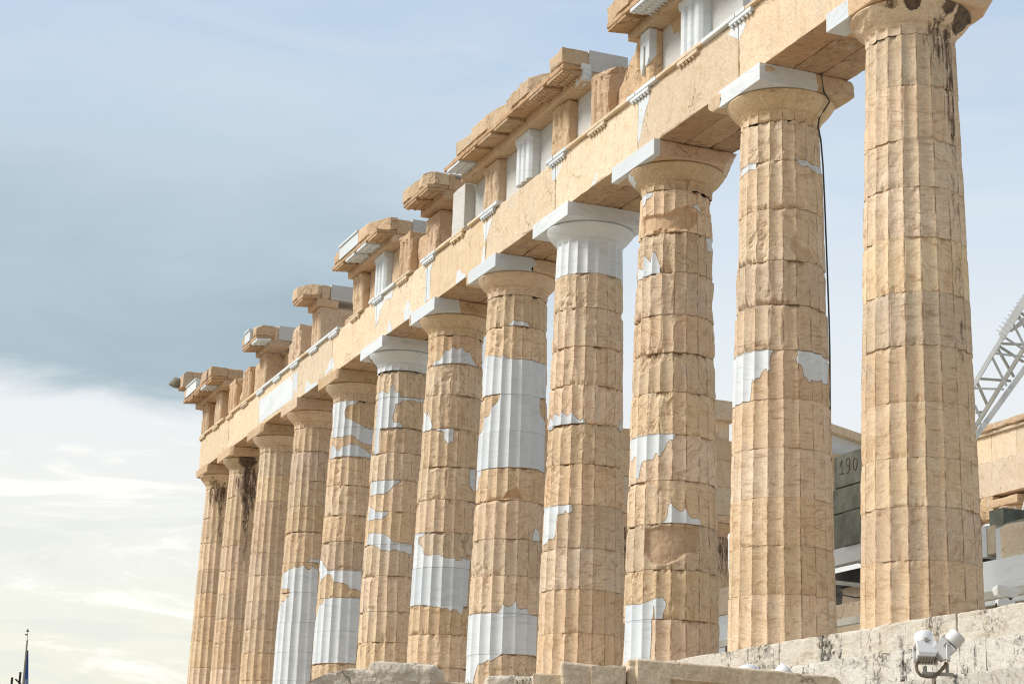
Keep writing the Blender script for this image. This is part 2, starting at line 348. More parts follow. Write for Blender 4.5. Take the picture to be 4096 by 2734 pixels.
def worn_box(lo, hi, res=.05, rnd=(.01, .05), rough=.01, cuts=(), seed=0, lump=1.5, post=None, origin=(0, 0, 0)):
    """box with a dense skin: rounded and nibbled edges, rough faces, broken-off corners"""
    lo = np.asarray(lo, float); hi = np.asarray(hi, float); c = (lo+hi)/2; h = (hi-lo)/2
    Vs, Fs, n0 = [], [], 0
    for ax in range(3):
        for sg in (-1, 1):
            a, b = [(1, 2), (2, 0), (0, 1)][ax]
            def lin(hh):
                k = max(2, int(2*hh/res)+1); t = np.linspace(-1, 1, k)*hh
                e = min(.012, hh*.2); return np.unique(np.concatenate([t, [-hh+e, hh-e]]))
            ta, tb = lin(h[a]), lin(h[b])
            A, B = np.meshgrid(ta, tb); P = np.zeros(A.shape+(3,)); P[..., ax] = sg*h[ax]; P[..., a] = A; P[..., b] = B
            F = grid_faces(A.shape[0], A.shape[1])+n0
            if sg < 0: F = F[:, ::-1]
            Vs.append(P.reshape(-1, 3)); Fs.append(F); n0 += A.size
    P = np.concatenate(Vs); F = np.concatenate(Fs); W = P+c
    n1 = vn(W, lump, seed+1, 4, .6); n2 = vn(W, 5.0, seed+2, 3, .6)
    r = rnd[0]+(rnd[1]-rnd[0])*np.clip((n1-.42)*3.2, 0, 1)*(.5+n2); r = np.minimum(r, h.min()*.9)[:, None]
    q = np.clip(P, -h+r, h-r); d = P-q; L = np.linalg.norm(d, axis=1, keepdims=True); L[L == 0] = 1; d = d/L
    disp = (vn(W, 1.7, seed+3, 2)-.5)*rough*2+(vn(W, 7.0, seed+4, 4, .65)-.5)*rough*1.6
    P = q+d*(r+disp[:, None])
    W = P+c
    for (nx, ny, nz, qx, qy, qz, amp) in cuts:
        nn = np.array([nx, ny, nz], float); nn /= np.linalg.norm(nn); dd = nn@np.array([qx, qy, qz], float)
        dist = W@nn-dd+(vn(W, 2.5, seed+9, 4, .6)-.5)*amp*2
        m = dist > 0; W[m] -= dist[m, None]*nn
    if post is not None: W = post(W)
    return W-np.asarray(origin, float), F
def stone_box(name, lo, hi, mat, parent=None, origin=(0, 0, 0), label=None, smooth=False, **kw):
    V, F = worn_box(lo, hi, origin=origin, **kw)
    return mk(name, V, F, mat, parent, smooth=smooth, label=label)
def patch_surface(poly, umin, umax, vmin, vmax, du, dv, fmap, us, skirt=.05):
    """thin inlay following the surface fmap(u, v, depth) inside poly; us = metres per u unit"""
    P = np.asarray(poly, float)
    u0 = max(umin, P[:, 0].min()-du*2); u1 = min(umax, P[:, 0].max()+du*2)
    v0 = max(vmin, P[:, 1].min()-dv*2); v1 = min(vmax, P[:, 1].max()+dv*2)
    if u1-u0 < du or v1-v0 < dv: return None
    nu = int(math.ceil((u1-u0)/du))+1; nv = int(math.ceil((v1-v0)/dv))+1
    U, V = np.meshgrid(np.linspace(u0, u1, nu), np.linspace(v0, v1, nv))
    sd, bx, by = poly_sd(U*us, V, np.stack([P[:, 0]*us, P[:, 1]], 1))
    ins = (sd < 0).ravel(); F = grid_faces(nv, nu); F = F[ins[F].any(1)]
    if len(F) < 3: return None
    out = sd > 0
    U = np.where(out, np.clip(bx/us, u0, u1), U); V = np.where(out, np.clip(by, v0, v1), V)
    used, inv = np.unique(F, return_inverse=True); F = inv.reshape(-1, 4)
    U = U.ravel()[used]; V = V.ravel()[used]; X = fmap(U, V, 0.0)
    E = np.concatenate([F[:, [0, 1]], F[:, [1, 2]], F[:, [2, 3]], F[:, [3, 0]]])
    key = np.sort(E, 1); kk = key[:, 0].astype(np.int64)*10**7+key[:, 1]
    un, idx, cnt = np.unique(kk, return_index=True, return_counts=True)
    B = E[idx[cnt == 1]]; n = len(X)
    bv, binv = np.unique(B, return_inverse=True); binv = binv.reshape(-1, 2)
    X2 = fmap(U[bv], V[bv], skirt)
    S = np.stack([B[:, 1], B[:, 0], n+binv[:, 0], n+binv[:, 1]], 1)
    return np.concatenate([X, X2]), np.concatenate([F, S])

JOINTS={1: [9.58,8.68,7.74,6.94,6.1,5.2,4.34,3.44,2.57,1.81,0.99],2: [9.56,8.79,7.87,6.89,6.07,5.23,4.35,3.48,2.61,1.78,0.94],3: [9.56,8.67,7.82,6.94,6.16,5.36,4.51,3.6,2.75,1.87,0.92],4: [9.75,8.96,8.16,7.28,6.42,5.55,4.66,3.77,2.85,1.97,1.05],5: [9.54,8.78,7.96,7.09,6.2,5.31,4.53,3.62,2.76,1.89,0.95],6: [9.57,8.8,7.97,7.06,6.07,5.22,4.37,3.48,2.52,1.79,0.97],7: [9.55,8.8,7.93,7.2,6.42,5.55,4.64,3.77,2.8,1.97,1.14],8: [9.57,8.76,7.84,6.99,6.09,5.3,4.43,3.63,2.67,1.73],9: [9.57,8.8,7.83,7.02,6.2,5.22,4.28,3.35,2.42],10: [9.56,8.73,7.86,7.01,6.08,5.34,4.48,3.55,2.76,1.86],11: [9.6,8.69,7.81,6.92,6.03,5.17,4.33,3.47,2.56],12: [9.59,8.47,7.51,6.51,5.64,4.75,3.87,2.9]}
PATCHES={2: [[(-102.6,8.67),(-96.7,8.8),(-79.6,8.81),(-67.4,8.79),(-67.2,8.67),(-79.3,8.7),(-94.2,8.68),(-104.6,8.58)],[(-8.3,8.81),(-1.1,8.82),(11.2,8.81),(21.6,8.78),(48.4,8.83),(46.7,8.7),(27.3,8.65),(12.9,8.74),(2.0,8.7),(-7.5,8.8)],[(-118.3,5.25),(-82.5,5.24),(-64.0,5.24),(-45.3,5.24),(-39.1,5.23),(-42.7,5.14),(-43.9,4.98),(-42.0,4.88),(-46.4,4.84),(-47.7,4.91),(-54.3,4.85),(-57.0,4.75),(-61.2,4.74),(-63.4,4.68),(-65.7,4.74),(-68.0,4.72),(-69.4,4.54),(-70.7,4.35),(-82.6,4.36),(-98.2,4.34),(-118.3,4.37),(-118.3,4.85)],[(-11.2,5.24),(-7.3,5.23),(8.0,5.24),(24.3,5.23),(45.8,5.19),(43.6,4.75),(33.6,4.73),(26.2,4.77),(19.9,4.73),(8.6,4.73),(6.2,4.67),(2.6,4.76),(-0.9,4.78),(-2.2,4.9),(-4.1,4.97),(-10.8,5.0),(-11.4,5.09),(-8.0,5.19)]],3: [[(-97.4,9.58),(-79.3,9.58),(-66.9,9.56),(-74.8,9.47),(-84.4,9.42),(-95.2,9.34)],[(1.0,9.25),(8.7,9.28),(12.8,9.2),(20.7,9.2),(13.8,9.15),(8.6,9.19)],[(-97.4,8.03),(-83.9,7.95),(-81.7,8.06),(-80.6,8.25),(-73.1,8.13),(-68.6,8.08),(-65.8,8.19),(-63.1,8.28),(-59.2,8.26),(-54.2,8.09),(-51.1,7.98),(-50.8,7.82),(-63.7,7.83),(-80.4,7.8),(-103.5,7.79),(-107.1,7.99)],[(29.0,8.64),(43.8,8.69),(52.2,8.66),(50.1,8.41),(36.4,8.4),(35.2,8.57)],[(-115.2,4.53),(-83.2,4.51),(-83.3,4.53),(-64.6,4.51),(-63.2,4.52),(-45.9,4.52),(-23.4,4.51),(-25.8,4.42),(-28.0,4.38),(-30.3,4.43),(-31.9,4.38),(-36.4,4.32),(-38.5,4.19),(-41.3,4.17),(-42.9,4.08),(-45.8,4.08),(-48.3,4.15),(-50.7,4.14),(-54.2,4.03),(-63.4,4.01),(-67.0,4.0),(-69.4,4.07),(-70.0,4.02),(-73.1,4.0),(-76.1,3.86),(-77.3,3.68),(-81.6,3.69),(-83.8,4.13),(-91.0,4.16),(-96.5,4.07),(-100.6,4.1),(-106.0,4.33),(-115.2,4.37)],[(-27.9,3.14),(-26.0,3.09),(-20.6,3.02),(-15.7,2.99),(-11.3,3.0),(-10.5,3.05),(-9.1,3.02),(-5.7,2.93),(0.2,2.87),(7.0,2.89),(11.0,2.83),(14.0,2.76),(-9.6,2.77),(-27.9,2.77),(-39.1,2.77),(-34.8,2.82),(-31.7,2.92),(-31.9,3.07),(-30.3,3.12)],[(-100.9,1.24),(-81.7,1.23),(-68.2,1.21),(-60.4,1.24),(-52.1,1.29),(-38.1,1.34),(-34.4,1.27),(-33.3,1.21),(-34.3,1.12),(-36.8,1.04),(-37.9,0.93),(-46.3,0.93),(-47.2,1.13),(-47.7,1.18),(-49.7,1.17),(-49.5,1.03),(-51.0,0.92),(-52.5,0.91),(-51.6,0.8),(-51.7,0.63),(-52.2,0.38),(-53.0,0.2),(-53.7,0.05),(-65.6,0.03),(-95.7,0.01),(-98.8,0.08),(-104.3,0.86),(-101.1,1.02)]],4: [[(-98.9,5.52),(-95.7,5.77),(-83.6,5.63),(-79.8,5.82),(-71.0,5.75),(-63.9,5.77),(-62.6,5.85),(-59.5,5.78),(-53.1,5.72),(-44.8,5.8),(-41.0,5.72),(-36.3,5.64),(-31.1,5.61),(-26.0,5.64),(-22.9,5.56),(-38.8,5.56),(-57.7,5.55),(-79.8,5.55),(-92.8,5.5)],[(40.5,5.58),(45.2,5.73),(54.0,5.81),(57.9,5.55),(42.6,5.51)],[(-112.7,3.77),(-99.9,3.79),(-79.2,3.78),(-42.0,3.77),(-40.4,3.68),(-41.6,3.62),(-46.7,3.58),(-52.3,3.67),(-54.9,3.59),(-60.7,3.58),(-65.8,3.55),(-67.0,3.37),(-67.7,3.15),(-73.3,3.07),(-80.9,3.08),(-88.0,3.03),(-97.8,2.98),(-111.2,3.47)]],5: [[(-38.8,8.8),(-31.4,8.87),(-28.3,8.91),(-11.2,8.89),(-0.1,8.88),(4.2,8.79),(-23.8,8.8)],[(-96.5,8.09),(-90.3,8.13),(-66.9,8.07),(-51.0,8.01),(-46.8,7.98),(-44.4,8.08),(-40.8,7.99),(-35.4,7.96),(-19.0,7.95),(2.2,7.96),(25.2,7.94),(44.6,7.95),(58.9,7.96),(59.7,7.15),(34.4,7.1),(27.6,7.1),(26.9,6.84),(31.2,6.71),(43.1,6.6),(48.8,6.34),(50.1,5.3),(28.0,5.34),(2.0,5.33),(-22.8,5.32),(-47.8,5.31),(-68.7,5.31),(-79.4,5.3),(-82.7,5.23),(-93.8,5.15),(-96.2,4.84),(-110.7,4.91),(-104.3,5.46),(-101.3,6.14),(-90.7,6.31),(-81.6,6.31),(-81.8,6.57),(-71.6,6.59),(-66.3,6.68),(-64.2,6.79),(-58.1,6.84),(-50.3,6.94),(-45.5,7.11),(-64.5,7.11),(-95.5,7.12),(-100.5,7.61)],[(-110.6,1.9),(-75.7,1.89),(-36.0,1.89),(-32.8,1.95),(-29.5,2.02),(-28.0,2.1),(-25.8,2.04),(-19.4,2.04),(-13.6,2.08),(-9.8,2.18),(-8.4,2.09),(-3.9,2.0),(1.5,1.99),(7.5,2.03),(11.2,1.95),(17.7,1.89),(29.4,1.87),(27.4,0.97),(6.9,0.97),(-27.1,0.96),(-45.4,0.78),(-47.4,0.84),(-58.6,0.74),(-65.1,0.74),(-69.5,0.67),(-75.0,0.46),(-76.9,0.27),(-110.5,0.31),(-110.6,1.04)],[(17.4,3.63),(23.0,3.92),(28.4,3.87),(34.6,3.84),(35.9,3.63)]],6: [[(-74.8,8.79),(-63.2,8.88),(-51.8,8.92),(-43.2,9.04),(-42.4,9.15),(-32.7,9.14),(-26.0,9.24),(-24.8,9.26),(-18.8,9.18),(-11.8,9.2),(-7.2,9.27),(-2.2,9.17),(5.5,9.12),(12.1,9.15),(16.6,9.03),(23.0,8.92),(28.2,8.81),(1.1,8.83),(-17.7,8.82),(-41.0,8.8),(-59.5,8.78)],[(-95.6,7.06),(-96.1,7.6),(-84.7,7.51),(-79.2,7.43),(-76.3,7.57),(-69.2,7.35),(-61.5,7.21),(-59.9,7.09),(-73.9,7.05)],[(-59.8,7.05),(-43.5,7.07),(-18.2,7.07),(-17.7,6.85),(-19.3,6.7),(-23.1,6.75),(-26.1,6.64),(-30.0,6.72),(-35.6,6.78),(-37.4,6.97),(-43.2,7.02)],[(18.4,6.04),(33.5,6.08),(33.6,6.02),(31.0,5.61),(27.1,5.51),(19.2,5.65)],[(-98.5,4.39),(-61.7,4.37),(-68.4,4.33),(-79.8,4.26),(-80.5,4.11),(-67.8,3.97),(-68.7,3.88),(-60.1,3.79),(-51.6,3.76),(-42.0,3.8),(-36.0,3.8),(-28.9,3.74),(-20.2,3.71),(-12.5,3.7),(-8.7,3.72),(-4.6,3.66),(3.5,3.66),(8.7,3.74),(15.7,3.7),(23.2,3.72),(21.8,3.14),(20.6,2.55),(11.4,2.5),(8.6,2.31),(4.4,2.34),(0.2,2.43),(-7.6,2.43),(-11.2,2.37),(-15.1,2.46),(-26.1,2.43),(-30.0,2.48),(-43.6,2.49),(-56.7,2.53),(-98.6,2.55),(-102.4,3.16)]],7: [[(-86.7,7.2),(-88.9,7.78),(-87.6,8.35),(-83.4,8.71),(-80.7,8.94),(-70.0,9.02),(-57.0,8.93),(-50.7,8.88),(-46.9,8.98),(-41.0,9.16),(-36.3,9.01),(-30.7,8.89),(-24.6,8.94),(-22.8,8.79),(6.3,8.79),(39.9,8.82),(38.2,8.75),(18.1,8.71),(9.2,8.74),(-6.5,8.72),(-8.9,8.7),(-16.4,8.73),(-23.3,8.6),(-32.0,8.6),(-33.8,8.43),(-37.8,8.2),(-33.4,8.05),(-26.2,8.06),(-21.4,8.08),(-13.8,7.94),(-40.3,7.91),(-68.5,7.92),(-69.4,7.56),(-65.7,7.22)],[(-92.3,6.42),(-46.3,6.42),(-12.6,6.43),(-21.9,6.31),(-26.9,6.29),(-34.1,6.14),(-44.5,6.05),(-63.2,6.05),(-87.4,6.02)],[(-92.3,5.33),(-89.1,5.74),(-76.6,5.67),(-63.6,5.56),(-47.7,5.53),(-35.6,5.54),(-37.8,5.43),(-44.3,5.39),(-46.8,5.33),(-58.9,5.35)],[(-92.0,4.66),(-86.7,4.82),(-78.6,4.86),(-79.6,4.96),(-63.2,4.97),(-53.5,4.94),(-43.6,4.93),(-31.7,4.84),(-24.0,4.73),(-16.6,4.67),(17.1,4.67),(17.2,4.41),(9.3,4.4),(-0.0,4.46),(-8.7,4.45),(-16.1,4.51),(-23.2,4.49),(-25.9,4.43),(-32.8,4.47),(-45.7,4.49),(-54.7,4.59),(-72.4,4.66)]],8: [[(-101.7,9.62),(-82.2,9.58),(-52.2,9.58),(-13.4,9.58),(-25.0,9.44),(-36.1,9.45),(-44.4,9.34),(-48.1,9.2),(-44.2,9.05),(-28.3,8.97),(-9.2,8.84),(7.6,8.76),(20.1,8.74),(27.1,8.76),(26.8,8.29),(9.2,8.27),(-4.7,8.32),(-15.6,8.44),(-29.0,8.52),(-45.3,8.46),(-61.5,8.47),(-89.5,8.49)],[(-88.9,7.83),(-91.4,8.16),(-76.3,8.25),(-66.1,8.1),(-56.6,8.04),(-46.5,8.15),(-30.3,8.22),(-14.8,8.22),(-4.1,8.15),(9.9,8.08),(19.3,7.99),(24.1,8.04),(23.9,7.87),(-16.0,7.87),(-50.8,7.87)],[(-106.2,4.85),(-84.4,4.73),(-71.7,4.55),(-62.8,4.44),(10.9,4.45),(10.0,3.84),(0.1,3.94),(-10.1,3.89),(-18.2,4.04),(-33.8,4.09),(-44.8,4.09),(-50.0,4.25),(-58.7,4.36),(-69.5,4.29),(-81.0,4.21),(-91.1,4.14)],[(-66.5,3.62),(9.2,3.65),(9.2,2.77),(6.4,1.75),(-102.3,1.74),(-106.1,2.6),(-90.6,3.36),(-81.3,3.46),(-67.4,3.48)]],9: [[(-93.8,4.44),(-92.3,4.88),(-72.2,4.95),(-55.9,5.02),(-44.4,5.06),(-33.8,5.06),(-26.9,5.13),(-20.8,5.0),(-12.4,4.98),(-8.6,5.09),(6.2,5.0),(6.0,4.21),(3.9,3.16),(2.0,2.54),(0.4,1.45),(1.0,0.91),(-105.0,0.92),(-105.0,1.47),(-101.5,2.36),(-105.0,3.41),(-90.2,4.03),(-72.9,3.99),(-59.2,4.14),(-55.4,4.39)],[(-19.0,5.25),(-10.9,5.32),(6.5,5.34),(6.9,5.23)]]}
CHIPS={2: [(0.02,[(-16.2,7.32),(-9.1,7.41),(-2.0,7.18),(14.6,7.14),(24.3,6.91),(-9.7,6.9),(-17.8,7.12)]),(0.03,[(-66.4,5.29),(-63.4,5.38),(-47.9,5.35),(-40.1,5.25)])],3: [(0.05,[(-98.4,9.15),(-44.9,9.06),(-3.5,9.29),(11.6,9.1),(9.4,8.87),(-0.1,8.69),(-37.7,8.69),(-77.9,8.71),(-92.0,8.69)]),(0.055,[(-46.3,2.73),(8.3,2.74),(8.2,2.2),(-9.4,2.14),(-17.9,2.03),(-38.7,1.89),(-54.4,1.97),(-63.6,2.23),(-64.5,2.66)])],5: [(0.05,[(-39.4,4.53),(-30.6,4.72),(-12.7,4.87),(-2.9,4.66),(3.2,4.54)]),(0.03,[(-75.8,1.91),(-61.0,1.95),(-52.5,1.88)])],8: [(0.03,[(-46.8,4.49),(-36.0,4.6),(-9.9,4.57),(1.1,4.47)])]}
ARCH_PATCHES=[[(-8.6,11.51),(-8.59,11.57),(-8.23,11.56),(-8.05,11.6),(-8.09,11.43),(-8.26,11.22),(-8.39,10.95),(-8.55,10.61),(-8.59,11.09)],[(-4.69,11.53),(-4.58,11.61),(-4.06,11.57),(-4.01,11.46),(-4.1,11.4),(-4.21,11.33),(-4.28,11.23),(-4.3,11.29),(-4.51,11.42)],[(-13.12,11.51),(-12.91,11.61),(-12.5,11.52),(-12.6,11.37),(-12.88,11.23),(-12.99,11.24),(-13.08,11.34)],[(-10.52,10.68),(-10.52,10.46),(-10.91,10.45),(-10.71,10.61)],[(-17.38,11.48),(-16.71,11.49),(-16.89,11.34),(-17.14,11.02),(-17.2,10.49),(-17.44,10.53),(-17.26,11.02)],[(-21.68,11.46),(-21.0,11.54),(-21.2,11.37),(-21.19,10.91),(-21.15,10.58),(-21.51,10.56),(-21.6,10.57),(-21.52,11.0),(-21.57,11.37)],[(-19.15,10.75),(-19.03,10.79),(-18.8,10.64),(-18.5,10.53),(-18.49,10.45),(-19.2,10.44)],[(-22.94,11.0),(-22.76,10.76),(-22.54,10.54),(-22.3,10.5),(-22.71,10.39),(-23.24,10.39),(-23.25,10.78)],[(-25.93,11.58),(-25.3,11.61),(-24.33,11.67),(-24.39,11.41),(-24.97,11.52),(-25.36,11.31),(-25.62,11.0),(-25.77,10.9)],[(-24.45,10.81),(-24.24,10.43),(-24.65,10.42),(-24.63,10.66)],[(-38.71,11.4),(-33.87,11.42),(-33.78,10.54),(-34.13,10.58),(-34.33,10.56),(-38.49,10.56)],[(-32.78,10.87),(-32.26,10.61),(-31.54,10.53),(-31.52,10.41),(-32.88,10.43)],[(-30.76,10.58),(-30.13,10.96),(-29.95,10.96),(-29.7,10.61)]]
# ---------------------------------------------------------------- temple constants
S = 4.291
def cz(x): return 0.09102*(1-((x+12.85)/34.75)**2)-0.09102*(1-(12.85/34.75)**2)
def colx(i): return -10*S-3.583 if i == 12 else -(i-1)*S
HS = 9.57
def rad(z):
    z = np.clip(z, 0, HS); return 0.952-0.211*z/HS+0.017*np.sin(np.pi*z/HS)
def flute_t(th): return ((th-9.0)/18.0) % 1.0
def clean_r(th, z, k=1.0):
    t = flute_t(th); return rad(z)-.051*k*(rad(z)/.952)*(1-(2*t-1)**2)
def pol(r, th, z):
    a = np.radians(th); return np.stack([r*np.cos(a), r*np.sin(a), z], -1)
SOOT = {1: [(-31, 10.02, 9, .13, 1.), (40, 10.0, 24, .30, .95), (8, 10.02, 9, .17, .70), (0, 9.45, 24, .75, .46), (23, 8.9, 12, 1.7, .49), (-52, 10.02, 12, .12, .50), (24, 7.0, 18, 1.6, .42), (4, 6.2, 14, 1.6, .37), (20, 5.0, 16, 1.6, .40)],
        12: [(-46, 9.4, 40, .8, .50), (-22, 9.2, 24, .8, .53), (-20, 8.3, 24, 1.6, .42)],
        11: [(-49, 9.2, 12, .5, .52), (-20, 9.1, 24, 1.1, .56), (-2, 9.0, 16, 1.2, .52), (-15, 8.0, 12, 1.2, .52), (-12, 7.1, 9, 1.1, .45), (-20, 9.95, 30, .3, .62)],
        5: [(-38, .63, 14, .30, .42), (-22, .86, 14, .09, .4)],
        6: [(-14, 7.5, 22, .33, .25), (4, 7.55, 14, .33, .3)], 4: [(-14, 7.05, 10, .3, .3)], 3: [(2, 1.3, 9, .25, .3)],
        10: [(-30, 9.9, 30, .1, .3)]}
def soot_field(i, TH, Z):
    s = np.zeros(TH.shape)
    for (t, z, rt, rz, k) in SOOT.get(i, []):
        d = ((TH-t+180) % 360-180)/rt; e = (Z-z)/rz
        s = np.maximum(s, k*np.clip(1.25-(d*d+e*e)*.9, 0, 1))
    return s
def angc(TH):   # centre the seam away from the view
    return (TH+30+180) % 360-30-180
def wear(i, z):
    lo, hi, zc = {1: (.30, .30, 5), 2: (.25, .75, 4.9), 3: (.7, .9, 5), 4: (.35, .75, 3.4), 5: (.7, .8, 5), 6: (.7, .8, 5), 7: (.75, .75, 5), 8: (.7, .7, 5), 9: (.6, .5, 5), 10: (.3, .3, 5), 11: (.3, .35, 5), 12: (.3, .4, 5)}[i]
    return lo if z < zc else hi
def stone_rings(i, z0, z1, NTH, dzr, seed, ends=True):
    W_ = wear(i, (z0+z1)/2)
    th = np.linspace(0, 360, NTH, endpoint=False)-210.0
    k = max(4, int((z1-z0)/dzr)); zz = np.linspace(z0, z1, k)
    zz = np.unique(np.concatenate([zz, z0+np.array([.006, .016, .03]), z1-np.array([.006, .016, .03])]))
    TH, Z = np.meshgrid(th, zz)
    R = rad(Z); t = flute_t(TH); r = clean_r(TH, Z)
    P = pol(R, TH, Z)+np.array([i*7.7, 0, 0])
    n1 = vn(P, (4, 4, 1.6), seed, 4, .6); n2 = vn(P, 1.4, seed+1, 3)
    kn = np.clip((n1*.6+n2*.55-.55)*.19, 0, .045)*W_*1.1+.002
    r = np.minimum(r, R-kn)
    rng = random.Random(seed)
    for zed, s_ in ((z0, 5), (z1, 6)):
        dz = np.abs(Z-zed)
        Q = P.copy(); Q[..., 2] = zed*3.1
        r = r-(.001 if W_ < .4 else .003+.009*W_)*np.exp(-dz/.008)
        cn = vn(Q, 3.2, seed+s_, 4, .62); w = .03+.12*np.clip(vn(Q, 5, seed+s_+9)-.2, 0, 1)
        c = np.clip((cn-(.55 if s_ == 5 else .51))*.85, 0, .085)*W_
        r = r-c*np.exp(-(dz/w)**2)
    big = vn(P, 1.9, seed+20, 5, .58)
    r = r-np.clip((big-.63)*.45, 0, .045)*W_
    r = r+((vn(P, 3, seed+21, 3)-.5)*.012+(vn(P, 14, seed+22, 3, .6)-.5)*.010)*(.35+.65*W_)-.002-.003*W_
    rid = 1-np.abs(vn(P, (2.2, 2.2, 3.5), seed+23, 4, .6)-.5)*2
    r = r-.014*W_*sst(.978, .996, rid)*sst(.5, .62, vn(P, 1.2, seed+24))*(W_ > .5)
    chip = np.zeros(R.shape); pd = np.ones(R.shape)
    us = math.radians(1)*float(rad((z0+z1)/2))
    for dpt, poly in CHIPS.get(i, []):
        pz = [p[1] for p in poly]
        if max(pz) < z0 or min(pz) > z1: continue
        sd, _, _ = poly_sd(TH*us, Z, [(p[0]*us, p[1]) for p in poly])
        sd = sd+(vn(P, 9, seed+30, 3)-.5)*.05
        m = sst(0, .07, -sd); chip = np.maximum(chip, sst(0, .02, -sd)); fill = R-.058-dpt*.6*m-(vn(P, 5, seed+31, 4)-.5)*.05*m
        r = np.where(sd < 0, np.minimum(r, r*(1-m)+(fill)*m), r)
    for poly in PATCHES.get(i, []):
        pz = [p[1] for p in poly]
        if max(pz) < z0 or min(pz) > z1: continue
        sd, _, _ = poly_sd(TH*us, Z, [(p[0]*us, p[1]) for p in poly])
        pd = np.minimum(pd, np.abs(sd)); r = r-.035*sst(-.006, -.03+.0, sd*-1)*0-.035*sst(.004, .02, -sd)
    if ends:
        r2 = r.copy(); TH = np.concatenate([TH[:1], TH, TH[-1:]]); ge = .0006 if W_ < .4 else .002; Z = np.concatenate([Z[:1]+ge, Z, Z[-1:]-ge])
        r = np.concatenate([r[:1]-.25, r, r[-1:]-.25])
        chip = np.concatenate([chip[:1], chip, chip[-1:]]); pd = np.concatenate([pd[:1], pd, pd[-1:]])
    ar = 1-2*np.minimum(flute_t(TH), 1-flute_t(TH))
    r = r+random.Random(seed+5).uniform(-.009, .009)*W_
    dz = np.minimum(np.abs(Z-z0), np.abs(Z-z1))+(1-W_)*.011
    return TH, Z, r, dict(arris=ar, dz=dz, pd=pd, chip=chip, soot=soot_field(i, TH, Z))
def add_patches(i, z0, z1, dth, dv, parent, sh):
    for poly in PATCHES.get(i, []):
        pz = [p[1] for p in poly]
        if max(pz) < z0+.02 or min(pz) > z1-.02: continue
        us = math.radians(1)*float(rad((z0+z1)/2))
        f = lambda U, V, d: pol(clean_r(U, V)-.001-d, U, V)+sh
        res = patch_surface(poly, -215, 145, z0+.003, z1-.003, dth, dv, f, us, .06)
        if res is None: continue
        V, F = res
        if len(F) < 12: continue
        mk('marble_patch', V, F, MAT['new'], parent)
WHITE_DRUM = {4: [10]}
CAPW = {4, 7}
COLLAB = {
 1: 'tall fluted column nearest the right edge, unpatched tan marble with black soot under its capital',
 2: 'fluted column with a black cable hanging down its right side and two white patches at mid height',
 3: 'fluted column with stepped white patches and a large smooth hollow, third from the right',
 4: 'fluted tan column topped by a completely new bright white capital and white top drum',
 5: 'fluted column whose whole middle is new grey-white marble, with a white foot above a stained base',
 6: 'fluted column with a wide white band in its lower third under a cracked tan capital, sixth from the right',
 7: 'fluted column with a white capital and zigzag slivers of white marble down its shaft, seventh from the right',
 8: 'slender-looking fluted column with a tan island in white marble near the top and white drums at the foot',
 9: 'fluted column with plain tan upper half and a solid white lower third, ninth from the right',
 10: 'unpatched tan fluted column standing just right of the two stained far columns',
 11: 'tan fluted column with dark brown streaks below its capital, second from the far corner',
 12: 'leftmost fluted corner column at the far end, tan marble with brown stained neck'}
def annulets(z, zs, dz, dep): return sum(-dep*np.exp(-((z-q)/dz)**2) for q in zs)
